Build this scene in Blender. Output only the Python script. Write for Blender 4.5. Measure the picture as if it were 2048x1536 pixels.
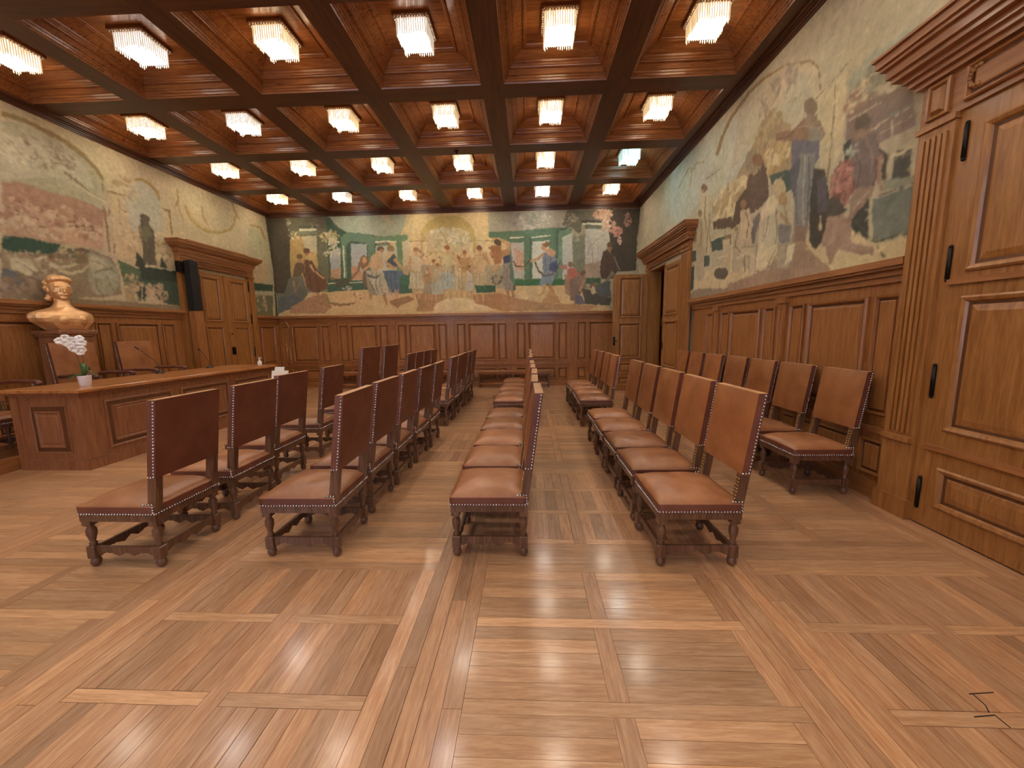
import bpy, bmesh, math, random
import numpy as np
from mathutils import Vector, Matrix
random.seed(7); np.random.seed(7)
SC = bpy.context.scene; COL = SC.collection
for o in list(bpy.data.objects): bpy.data.objects.remove(o)
PI = math.pi
# ---------------------------------------------------------------- camera
cam = bpy.data.cameras.new('camera'); camo = bpy.data.objects.new('camera', cam); COL.objects.link(camo)
cam.sensor_width = 36.0; cam.lens = 760.0 / 2048.0 * 36.0; cam.clip_start = 0.05; cam.clip_end = 100
RM = ((0.9990664573, -0.0422741159, 0.0088945450), (0.0406930389, 0.9900471150, 0.1347248554), (-0.0145013927, -0.1342371379, 0.9908431260))
m = Matrix(((RM[0][0], RM[0][2], -RM[0][1]), (RM[1][0], RM[1][2], -RM[1][1]), (RM[2][0], RM[2][2], -RM[2][1])))
camo.matrix_world = Matrix.Translation((0, 0, 1.55)) @ m.to_4x4()
SC.camera = camo
# ---------------------------------------------------------------- world, exposure
w = bpy.data.worlds.new('sky'); SC.world = w; w.use_nodes = True
bg = w.node_tree.nodes['Background']; bg.inputs[0].default_value = (0.62, 0.74, 1.0, 1); bg.inputs[1].default_value = 4.0
SC.view_settings.view_transform = 'Standard'; SC.view_settings.look = 'None'; SC.view_settings.gamma = 1.0
SC.view_settings.use_curve_mapping = False; SC.view_settings.exposure = 0.38
SC.cycles.use_denoising = True; SC.cycles.max_bounces = 10; SC.cycles.diffuse_bounces = 6; SC.cycles.glossy_bounces = 3
SC.cycles.sample_clamp_indirect = 8.0; SC.cycles.caustics_reflective = False; SC.cycles.caustics_refractive = False
LAMP = 24.0            # radiance of the lamp glass
# ---------------------------------------------------------------- room measures (metres; camera stands at x=0, y=0)
XL, XR, YB, YR = -7.38, 3.12, 11.12, -2.9      # left, right, back wall, rear wall
ZD, ZM, ZB = 2.12, 4.90, 5.00                  # dado top, mural top, underside of the beams
# daylight through the three tall windows in the wall behind the camera
for i, wx in enumerate((-5.2, -2.1, 1.0)):
    l = bpy.data.lights.new('window_daylight', 'AREA'); l.shape = 'RECTANGLE'; l.size = 1.5; l.size_y = 3.0
    l.cycles.is_portal = True
    lo = bpy.data.objects.new('window_daylight', l); COL.objects.link(lo); lo.location = (wx, YR - 0.02, 2.6); lo.rotation_euler = (-PI / 2, 0, 0)

def lin(h):
    h = h.lstrip('#'); r = []
    for i in (0, 2, 4):
        c = int(h[i:i + 2], 16) / 255.0
        r.append(c / 12.92 if c <= 0.04045 else ((c + 0.055) / 1.055) ** 2.4)
    return tuple(r) + (1.0,)
# ---------------------------------------------------------------- materials
def mat(name):
    m = bpy.data.materials.new(name); m.use_nodes = True; nt = m.node_tree
    return m, nt, nt.nodes['Principled BSDF']
def N(nt, t, **k):
    n = nt.nodes.new(t)
    for a, b in k.items(): setattr(n, a, b)
    return n
def wood(name, dark, mid, light, axis='z', rough=0.4, coat=0.0, scale=1.0, tint=False, objtex=True, bump=0.08):
    m, nt, b = mat(name); L = nt.links.new
    tc = N(nt, 'ShaderNodeTexCoord'); mp = N(nt, 'ShaderNodeMapping')
    if objtex: L(tc.outputs['Object'], mp.inputs[0])
    else:
        g = N(nt, 'ShaderNodeNewGeometry'); L(g.outputs['Position'], mp.inputs[0])
    s = {'x': (1.2, 14, 14), 'y': (14, 1.2, 14), 'z': (14, 14, 1.2)}[axis]
    mp.inputs['Scale'].default_value = tuple(v * scale for v in s)
    if tint or objtex:
        oi = N(nt, 'ShaderNodeObjectInfo'); ml = N(nt, 'ShaderNodeMath', operation='MULTIPLY'); ml.inputs[1].default_value = 37.0
        L(oi.outputs['Random'], ml.inputs[0]); L(ml.outputs[0], mp.inputs['Location'])
    n1 = N(nt, 'ShaderNodeTexNoise'); n1.inputs['Scale'].default_value = 1.6; n1.inputs['Detail'].default_value = 7; n1.inputs['Roughness'].default_value = 0.62; n1.inputs['Distortion'].default_value = 0.6
    L(mp.outputs[0], n1.inputs['Vector'])
    n2 = N(nt, 'ShaderNodeTexNoise'); n2.inputs['Scale'].default_value = 6.5; n2.inputs['Detail'].default_value = 4; L(mp.outputs[0], n2.inputs['Vector'])
    mx = N(nt, 'ShaderNodeMath', operation='MULTIPLY_ADD'); mx.inputs[1].default_value = 0.35; mx.inputs[2].default_value = -0.17
    L(n2.outputs[0], mx.inputs[0]); ad = N(nt, 'ShaderNodeMath', operation='ADD'); L(n1.outputs[0], ad.inputs[0]); L(mx.outputs[0], ad.inputs[1])
    cr = N(nt, 'ShaderNodeValToRGB'); e = cr.color_ramp.elements
    e[0].position = 0.30; e[0].color = lin(dark); e[1].position = 0.72; e[1].color = lin(light); k = e.new(0.5); k.color = lin(mid)
    L(ad.outputs[0], cr.inputs[0]); out = cr.outputs[0]
    if tint:
        at = N(nt, 'ShaderNodeAttribute', attribute_name='tint'); mm = N(nt, 'ShaderNodeMix', data_type='RGBA', blend_type='MULTIPLY'); mm.inputs[0].default_value = 1.0
        L(out, mm.inputs[6]); L(at.outputs['Color'], mm.inputs[7]); out = mm.outputs[2]
    L(out, b.inputs['Base Color'])
    rr = N(nt, 'ShaderNodeMapRange'); rr.inputs[3].default_value = rough * 0.8; rr.inputs[4].default_value = min(1, rough * 1.3)
    L(n1.outputs[0], rr.inputs[0]); L(rr.outputs[0], b.inputs['Roughness'])
    b.inputs['Coat Weight'].default_value = coat; b.inputs['Coat Roughness'].default_value = 0.14
    bp = N(nt, 'ShaderNodeBump'); bp.inputs['Strength'].default_value = bump; bp.inputs['Distance'].default_value = 0.004
    L(ad.outputs[0], bp.inputs['Height']); L(bp.outputs[0], b.inputs['Normal'])
    return m
def plain(name, col, rough=0.5, metal=0.0, noise=0.0, nscale=8.0, coat=0.0, bump=0.0):
    m, nt, b = mat(name); L = nt.links.new
    b.inputs['Roughness'].default_value = rough; b.inputs['Metallic'].default_value = metal; b.inputs['Coat Weight'].default_value = coat
    n = N(nt, 'ShaderNodeTexNoise'); n.inputs['Scale'].default_value = nscale; n.inputs['Detail'].default_value = 5
    tc = N(nt, 'ShaderNodeTexCoord'); L(tc.outputs['Object'], n.inputs['Vector'])
    mx = N(nt, 'ShaderNodeMix', data_type='RGBA'); c = lin(col); mx.inputs[6].default_value = tuple(v * (1 - noise) for v in c[:3]) + (1,); mx.inputs[7].default_value = tuple(min(1, v * (1 + noise)) for v in c[:3]) + (1,)
    L(n.outputs[0], mx.inputs[0]); L(mx.outputs[2], b.inputs['Base Color'])
    if bump:
        bp = N(nt, 'ShaderNodeBump'); bp.inputs['Strength'].default_value = bump; bp.inputs['Distance'].default_value = 0.005; L(n.outputs[0], bp.inputs['Height']); L(bp.outputs[0], b.inputs['Normal'])
    return m
def leather(name, c0, c1, rough, bump=0.16):
    m, nt, b = mat(name); L = nt.links.new
    tc = N(nt, 'ShaderNodeTexCoord'); oi = N(nt, 'ShaderNodeObjectInfo'); mp = N(nt, 'ShaderNodeMapping'); L(tc.outputs['Object'], mp.inputs[0])
    ml = N(nt, 'ShaderNodeMath', operation='MULTIPLY'); ml.inputs[1].default_value = 50; L(oi.outputs['Random'], ml.inputs[0]); L(ml.outputs[0], mp.inputs['Location'])
    n = N(nt, 'ShaderNodeTexNoise'); n.inputs['Scale'].default_value = 5.0; n.inputs['Detail'].default_value = 6; n.inputs['Roughness'].default_value = 0.6; L(mp.outputs[0], n.inputs['Vector'])
    cr = N(nt, 'ShaderNodeValToRGB'); e = cr.color_ramp.elements; e[0].position = 0.3; e[0].color = lin(c0); e[1].position = 0.75; e[1].color = lin(c1); L(n.outputs[0], cr.inputs[0])
    hs = N(nt, 'ShaderNodeHueSaturation'); mr = N(nt, 'ShaderNodeMapRange'); mr.inputs[3].default_value = 0.82; mr.inputs[4].default_value = 1.18
    L(oi.outputs['Random'], mr.inputs[0]); L(mr.outputs[0], hs.inputs['Value']); L(cr.outputs[0], hs.inputs['Color']); L(hs.outputs[0], b.inputs['Base Color'])
    n3 = N(nt, 'ShaderNodeTexNoise'); n3.inputs['Scale'].default_value = 11; n3.inputs['Detail'].default_value = 3; L(mp.outputs[0], n3.inputs['Vector'])
    rr = N(nt, 'ShaderNodeMapRange'); rr.inputs[3].default_value = rough - 0.05; rr.inputs[4].default_value = rough + 0.12; L(n3.outputs[0], rr.inputs[0]); L(rr.outputs[0], b.inputs['Roughness'])
    n4 = N(nt, 'ShaderNodeTexNoise'); n4.inputs['Scale'].default_value = 6; n4.inputs['Detail'].default_value = 2; n4.inputs['Distortion'].default_value = 0.8; L(mp.outputs[0], n4.inputs['Vector'])
    bp = N(nt, 'ShaderNodeBump'); bp.inputs['Strength'].default_value = bump; bp.inputs['Distance'].default_value = 0.012; L(n4.outputs[0], bp.inputs['Height']); L(bp.outputs[0], b.inputs['Normal'])
    b.inputs['Specular IOR Level'].default_value = 0.6
    return m
def glow(name, col, k, stripes=False):
    m, nt, b = mat(name); L = nt.links.new; c = lin(col)
    b.inputs['Base Color'].default_value = (0.8, 0.8, 0.78, 1); b.inputs['Roughness'].default_value = 0.3
    b.inputs['Emission Color'].default_value = c; b.inputs['Emission Strength'].default_value = k
    tc = N(nt, 'ShaderNodeTexCoord'); n = N(nt, 'ShaderNodeTexNoise'); n.inputs['Scale'].default_value = 9; L(tc.outputs['Object'], n.inputs['Vector'])
    mr = N(nt, 'ShaderNodeMapRange'); mr.inputs[3].default_value = k * 0.6; mr.inputs[4].default_value = k * 1.4; L(n.outputs[0], mr.inputs[0]); L(mr.outputs[0], b.inputs['Emission Strength'])
    if stripes:
        mp = N(nt, 'ShaderNodeMapping'); mp.inputs['Scale'].default_value = (5, 5, 0.5); L(tc.outputs['Object'], mp.inputs[0]); L(mp.outputs[0], n.inputs['Vector'])
        mr.inputs[1].default_value = 0.42; mr.inputs[2].default_value = 0.66; mr.inputs[3].default_value = 0.7; mr.inputs[4].default_value = k * 3.2
    return m
M = {}
M['ceil'] = wood('carved_ceiling_oak', '744524', '935d34', 'ae7644', 'x', 0.28, 0.25, 1.3, bump=0.03)
M['ceil_x'] = wood('ceiling_cross_beam_oak', '402414', '583420', '6c4226', 'x', 0.42, 0.1, 0.6)
M['ceil_y'] = wood('ceiling_beam_oak', '402414', '583420', '6c4226', 'y', 0.42, 0.1, 0.6)
M['oak'] = wood('wainscot_oak', '84532b', '9b6638', 'ad7845', 'z', 0.40, 0.15, 1.5)
M['oakh'] = wood('rail_oak', '83532c', '9a653a', 'ac7747', 'x', 0.38, 0.2, 1.2)
M['oaky'] = wood('rail_oak_long', '83532c', '9a653a', 'ac7747', 'y', 0.38, 0.2, 1.2)
M['door'] = wood('door_oak', '85562c', '9c6a38', 'ae7c48', 'z', 0.36, 0.2, 1.3)
M['desk'] = wood('desk_oak', '744a30', '8a5b3c', '9c6c4a', 'z', 0.38, 0.2, 1.4)
M['desktop'] = wood('desk_top_oak', '8a5428', 'ac7240', 'c48a54', 'y', 0.28, 0.3, 0.9)
M['chairwood'] = wood('chair_walnut', '4a3122', '664632', '7e5a44', 'z', 0.34, 0.25, 1.6)
M['groove'] = wood('shaded_groove_oak', '4a2c16', '5c381e', '6b4426', 'z', 0.5, 0.0, 1.5)  # crevice shade of the moulding grooves, put into the colour
M['dark'] = plain('deep_brown', '241610', 0.8, noise=0.2)  # near-black brown for subfloor, floor crack and pot soil
M['fx'] = wood('floor_board_across', 'a97c56', 'bd926b', 'd0a881', 'x', 0.30, 0.6, 2.6, tint=True, objtex=False, bump=0.05)
M['fy'] = wood('floor_board_along', 'a37450', 'b88c67', 'cba37e', 'y', 0.30, 0.6, 2.6, tint=True, objtex=False, bump=0.05)
M['leather'] = leather('tan_leather', '86502c', 'a87044', 0.34)
M['leatherdark'] = leather('arm_and_shaded_leather', '613426', '784837', 0.36)  # rear and side shade put into the colour; armrests are this brown themselves
M['leatherseat'] = leather('tan_seat_leather', '8c5736', 'b07c54', 0.28)
M['leathertop'] = leather('lit_top_leather', 'b98a60', 'd2a67e', 0.30)  # highlight along the backrest tops, painted in as lighter leather
M['nail'] = plain('pewter_nail', 'c4c4c8', 0.22, 1.0)
M['gilt'] = plain('gilt_tack', 'c8a060', 0.3, 1.0)
M['iron'] = plain('black_iron', '1c1613', 0.45, 0.6, 0.2)
M['black'] = plain('black_fabric', '14110f', 0.7, 0.0, 0.3, 60)
M['blackplastic'] = plain('black_plastic', '111111', 0.35, 0, 0.1)
M['white'] = plain('white_plastic', 'e9e6e2', 0.4, 0, 0.04)
M['pot'] = plain('white_ceramic', 'eceaf0', 0.25, 0, 0.03, coat=0.3)
M['petal'] = plain('orchid_petal', 'f4f0ee', 0.5, 0, 0.05, 30)
M['leaf'] = plain('orchid_leaf', '4f6b3c', 0.45, 0, 0.3, 12)
M['stem'] = plain('orchid_stem', '5a4a2a', 0.6, 0, 0.2)
M['gold'] = plain('gilded_plaster', 'ecbc86', 0.32, 0.55, 0.15, 14, bump=0.1)
M['brass'] = plain('polished_brass', 'c09058', 0.25, 1.0, 0.1)
M['plaster'] = plain('plaster', 'b8ae94', 0.9, 0, 0.08, 3)
M['bronze'] = plain('lamp_bronze', '8a6448', 0.4, 0.2, 0.2, 20)
M['bead'] = plain('silvered_bead', 'e0d0bc', 0.3, 0.3, 0.2)
M['warm'] = glow('lamp_glass_warm', 'fff0dc', LAMP); M['warmside'] = glow('lamp_side_glass_warm', 'ffdcb0', LAMP * 0.26, True)
M['cool'] = glow('lamp_glass_white', 'fff8f2', LAMP * 0.9); M['coolside'] = glow('lamp_side_glass_white', 'f6e6d8', LAMP * 0.18, True)
M['blue'] = glow('lamp_glass_daylight', 'd4fbff', LAMP); M['blueside'] = glow('lamp_side_glass_daylight', 'bff0f0', LAMP * 0.22, True)
M['winpane'] = plain('paper_white', 'e6e2d8', 0.6, 0, 0.02)

# ---------------------------------------------------------------- mesh helpers
class MB:
    def __init__(s): s.v = []; s.f = []; s.sm = []
    def add(s, vs, fs, smooth=False):
        b = len(s.v); s.v += [tuple(p) for p in vs]; s.f += [tuple(i + b for i in f) for f in fs]; s.sm += [smooth] * len(fs); return s
    def box(s, x0, y0, z0, x1, y1, z1, T=None):
        v = [(x, y, z) for z in (z0, z1) for y in (y0, y1) for x in (x0, x1)]
        if T: v = [T(*p) for p in v]
        return s.add(v, [(0, 2, 3, 1), (4, 5, 7, 6), (0, 1, 5, 4), (2, 6, 7, 3), (0, 4, 6, 2), (1, 3, 7, 5)])
    def bbox(s, x0, y0, z0, x1, y1, z1, c, T=None):   # box with chamfered vertical and top edges
        n = []
        for z, i in ((z0, 0), (z1 - c, 0), (z1, c)):
            a0, a1, b0, b1 = x0 + i, x1 - i, y0 + i, y1 - i
            n += [(a0 + c, b0, z), (a1 - c, b0, z), (a1, b0 + c, z), (a1, b1 - c, z), (a1 - c, b1, z), (a0 + c, b1, z), (a0, b1 - c, z), (a0, b0 + c, z)]
        if T: n = [T(*p) for p in n]
        fs = [tuple(range(7, -1, -1)), tuple(range(16, 24))]
        for r in (0, 8):
            for i in range(8): fs.append((r + i, r + (i + 1) % 8, r + 8 + (i + 1) % 8, r + 8 + i))
        return s.add(n, fs)
    def lathe(s, prof, cx=0, cy=0, n=12, T=None, smooth=True):
        v = []; fs = []
        for r, z in prof:
            for i in range(n): a = 2 * PI * i / n; v.append((cx + r * math.cos(a), cy + r * math.sin(a), z))
        k = len(prof)
        for j in range(k - 1):
            for i in range(n): fs.append((j * n + i, j * n + (i + 1) % n, (j + 1) * n + (i + 1) % n, (j + 1) * n + i))
        fs.append(tuple(range(n - 1, -1, -1))); fs.append(tuple((k - 1) * n + i for i in range(n)))
        if T: v = [T(*p) for p in v]
        return s.add(v, fs, smooth)
    def tube(s, pts, r, n=8, r1=None):
        pts = [Vector(p) for p in pts]; v = []; fs = []; k = len(pts); up = Vector((0, 0, 1))
        for j, p in enumerate(pts):
            d = (pts[min(j + 1, k - 1)] - pts[max(j - 1, 0)]).normalized()
            a = d.cross(up); a = a.normalized() if a.length > 1e-3 else Vector((1, 0, 0)); b = d.cross(a).normalized()
            rr = r + ((r1 if r1 is not None else r) - r) * j / max(1, k - 1)
            for i in range(n): t = 2 * PI * i / n; v.append(tuple(p + a * rr * math.cos(t) + b * rr * math.sin(t)))
        for j in range(k - 1):
            for i in range(n): fs.append((j * n + i, j * n + (i + 1) % n, (j + 1) * n + (i + 1) % n, (j + 1) * n + i))
        fs.append(tuple(range(n - 1, -1, -1))); fs.append(tuple((k - 1) * n + i for i in range(n)))
        return s.add(v, fs, True)
    def ball(s, c, r, n=8, m=5, sx=1, sy=1, sz=1, R=None):
        v = []; fs = []
        for j in range(m + 1):
            p = PI * j / m
            for i in range(n):
                a = 2 * PI * i / n; q = Vector((r * sx * math.sin(p) * math.cos(a), r * sy * math.sin(p) * math.sin(a), r * sz * math.cos(p)))
                if R: q = R @ q
                v.append((c[0] + q.x, c[1] + q.y, c[2] + q.z))
        for j in range(m):
            for i in range(n): fs.append((j * n + i, (j + 1) * n + i, (j + 1) * n + (i + 1) % n, j * n + (i + 1) % n))
        return s.add(v, fs, True)
    def rings(s, u0, v0, u1, v1, prof, T):          # stepped rectangular frame: prof = [(inset, height out of the plane)], last ring filled
        v = []; fs = []
        for i, wv in prof: v += [T(u0 + i, v0 + i, wv), T(u1 - i, v0 + i, wv), T(u1 - i, v1 - i, wv), T(u0 + i, v1 - i, wv)]
        for j in range(len(prof) - 1):
            a = j * 4
            for i in range(4): fs.append((a + i, a + (i + 1) % 4, a + 4 + (i + 1) % 4, a + 4 + i))
        a = (len(prof) - 1) * 4; fs.append((a, a + 1, a + 2, a + 3))
        return s.add(v, fs)
    def mesh(s, name):
        me = bpy.data.meshes.new(name); me.from_pydata(s.v, [], s.f); me.polygons.foreach_set('use_smooth', s.sm); me.validate()
        bm = bmesh.new(); bm.from_mesh(me); bmesh.ops.recalc_face_normals(bm, faces=bm.faces); bm.to_mesh(me); bm.free(); return me
    def build(s, name, material, parent=None):
        me = s.mesh(name); me.materials.append(M[material] if isinstance(material, str) else material)
        return link(name, me, parent)
def link(name, me, parent=None, loc=(0, 0, 0), rz=0):
    o = bpy.data.objects.new(name, me); COL.objects.link(o); o.location = loc; o.rotation_euler = (0, 0, rz)
    if parent: o.parent = parent
    return o
def tag(o, label=None, cat=None, group=None, kind=None):
    if label: o['label'] = label
    if cat: o['category'] = cat
    if group: o['group'] = group
    if kind: o['kind'] = kind
    return o
def thing(name, loc=(0, 0, 0), rz=0): return link(name, None, None, loc, rz)
def copy_tree(o, parent=None):
    c = o.copy(); COL.objects.link(c); c.parent = parent
    for ch in list(o.children): copy_tree(ch, c)
    return c
def TB(u, v, wv): return (u, YB - wv, v)           # back wall: u runs along x, wv comes out of the wall
def TL(u, v, wv): return (XL + wv, u, v)
def TR(u, v, wv): return (XR - wv, u, v)
def slab(mb, T, u0, u1, v0, v1, w0, w1): mb.box(u0, v0, w0, u1, v1, w1, T)
def stack(mb, T, u0, u1, tiers):                   # mitred looking cornice: tiers (z0, z1, out, overhang)
    for z0, z1, o, h in tiers: slab(mb, T, u0 - h, u1 + h, z0, z1, 0, o)

# ---------------------------------------------------------------- floor
XB = [-0.455 + 1.745 * k for k in range(-4, 4)]    # centres of the bands of long boards
YBD = [2.465 + 1.745 * k for k in range(-3, 6)]
HB = 0.1675
boards = []                                        # x0, y0, x1, y1, along ('x'/'y'), tint bias
def cut_strip(x0, y0, x1, y1, along, n, seg=None, seed=0, tn=None):
    for i in range(n):
        if along == 'y': a0, a1 = x0 + (x1 - x0) * i / n, x0 + (x1 - x0) * (i + 1) / n; lo, hi = y0, y1
        else: a0, a1 = y0 + (y1 - y0) * i / n, y0 + (y1 - y0) * (i + 1) / n; lo, hi = x0, x1
        cuts = [lo]
        if seg:
            c = lo - seg * ((i * 0.37 + seed * 0.61) % 1.0) + seg
            while c < hi - 0.1: cuts.append(c); c += seg
        cuts.append(hi)
        for p, q in zip(cuts[:-1], cuts[1:]):
            t = tn[i] if tn else 0
            boards.append((a0, p, a1, q, 'y', t) if along == 'y' else (p, a0, q, a1, 'x', t))
def module(x0, y0, size, kind):
    P3 = size / 3.0; half = size / 2.0
    for r in range(3):
        for c in range(2):
            a, b_ = c * half, c * half + half - 0.085
            lo, hi = r * P3 + 0.065, (r + 1) * P3
            if kind == 'V': cut_strip(x0 + a, y0 + lo, x0 + b_, y0 + hi, 'y', 7); cut_strip(x0 + a, y0 + r * P3, x0 + b_, y0 + lo, 'x', 1, tn=[0.16])
            else: cut_strip(x0 + a, y0 + lo, x0 + b_, y0 + hi, 'x', 5); cut_strip(x0 + b_, y0 + lo, x0 + b_ + 0.085, y0 + hi, 'y', 1, tn=[0.06])
        if kind == 'H': cut_strip(x0, y0 + r * P3, x0 + size, y0 + r * P3 + 0.065, 'x', 1)
    if kind == 'V':
        for c in range(2): cut_strip(x0 + c * half + half - 0.085, y0, x0 + c * half + half, y0 + size, 'y', 1)
for k, xb in enumerate(XB):
    cut_strip(xb - HB, YR, xb + HB, YB, 'y', 4, 1.745, k, (-0.1, 0, 0.02, -0.04) if k != 5 else (-0.02, -0.1, 0.28, 0.0))
for i in range(len(XB) - 1):
    for j, yb in enumerate(YBD):
        x0, x1 = XB[i] + HB, XB[i + 1] - HB
        cut_strip(x0, yb - HB, x1, min(yb + HB, YB), 'x', 4)
        if j < len(YBD) - 1: module(x0, yb + HB, x1 - x0, 'V' if (i + j) % 2 == 1 else 'H')
def clipb(b):
    x0, y0, x1, y1 = max(b[0], XL), max(b[1], YR), min(b[2], XR + 0.05), min(b[3], YB)
    return (x0, y0, x1, y1) + b[4:] if x1 - x0 > 0.01 and y1 - y0 > 0.01 else None
boards = [c for c in map(clipb, boards) if c]
boards += [c for c in map(clipb, [(XL, YBD[j] - HB + t * 0.11, XB[0] - HB, YBD[j] - HB + (t + 1) * 0.11, 'x', 0) for j in range(len(YBD)) for t in range(16)]) if c]
def board_mesh(mb, b, rnd):
    g = rnd.choice((0.0004, 0.0006, 0.0009, 0.0009, 0.0017)); z1 = rnd.uniform(-0.0006, 0.0); x0, y0, x1, y1 = b[0] + g, b[1] + g, b[2] - g, b[3] - g
    mb.add([(x0, y0, -0.012), (x1, y0, -0.012), (x1, y1, -0.012), (x0, y1, -0.012), (x0, y0, z1), (x1, y0, z1), (x1, y1, z1), (x0, y1, z1)],
           [(4, 5, 6, 7), (0, 1, 5, 4), (1, 2, 6, 5), (2, 3, 7, 6), (3, 0, 4, 7)])
def tintof(b, rnd):
    v = 1.0 + b[5] + rnd.gauss(0, 0.125); v = min(1.3, max(0.72, v)); h = rnd.uniform(-0.03, 0.03)
    return (v * (1 + h), v, v * (1 - h * 1.5), 1)
def tint_mesh(me, cols):
    a = me.attributes.new('tint', 'FLOAT_COLOR', 'FACE'); a.data.foreach_set('color', np.array(cols, 'f').ravel())
def visible_rank(b):
    cx, cy = (b[0] + b[2]) / 2, (b[1] + b[3]) / 2
    if cy < 0.95 or abs(cx + 0.04 * cy) > cy * 1.42: return 1e9
    if -2.9 < cx < 1.4 and cy > 2.6 and False: return 1e9
    return cx * cx + cy * cy
floor_mb = MB(); floor_mb.box(XL - 0.2, YR - 0.2, -0.2, XR + 0.3, YB + 0.2, -0.010)
floor = tag(floor_mb.build('floor', 'dark'), kind='structure')
boards.sort(key=visible_rank)
rnd = random.Random(5)
for b in boards[:300]:
    mb = MB(); board_mesh(mb, b, rnd); me = mb.mesh('plank'); me.materials.append(M['f' + b[4]]); tint_mesh(me, [tintof(b, rnd)] * len(me.polygons)); link('plank', me, floor)
mb = MB(); cols = []; mi = []
for b in boards[300:]:
    board_mesh(mb, b, rnd); t = tintof(b, rnd); cols += [t] * 5; mi += [0 if b[4] == 'x' else 1] * 5
me = bpy.data.meshes.new('parquet_planks'); me.from_pydata(mb.v, [], mb.f); me.materials.append(M['fx']); me.materials.append(M['fy']); me.polygons.foreach_set('material_index', mi); tint_mesh(me, cols)
tag(link('parquet_planks', me, floor), kind='stuff')
# the loose crooked crack of worn filler in the right foreground
mb = MB()
for a, b in (((1.86, 1.50), (1.97, 1.51)), ((1.875, 1.50), (1.87, 1.45)), ((1.87, 1.45), (1.85, 1.42)), ((1.77, 1.40), (1.86, 1.41)), ((1.86, 1.41), (1.86, 1.36))):
    mb.tube([(a[0], a[1], 0), (b[0], b[1], 0)], 0.0022, 5)
mb.build('cracked_seam', 'dark', floor)

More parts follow.
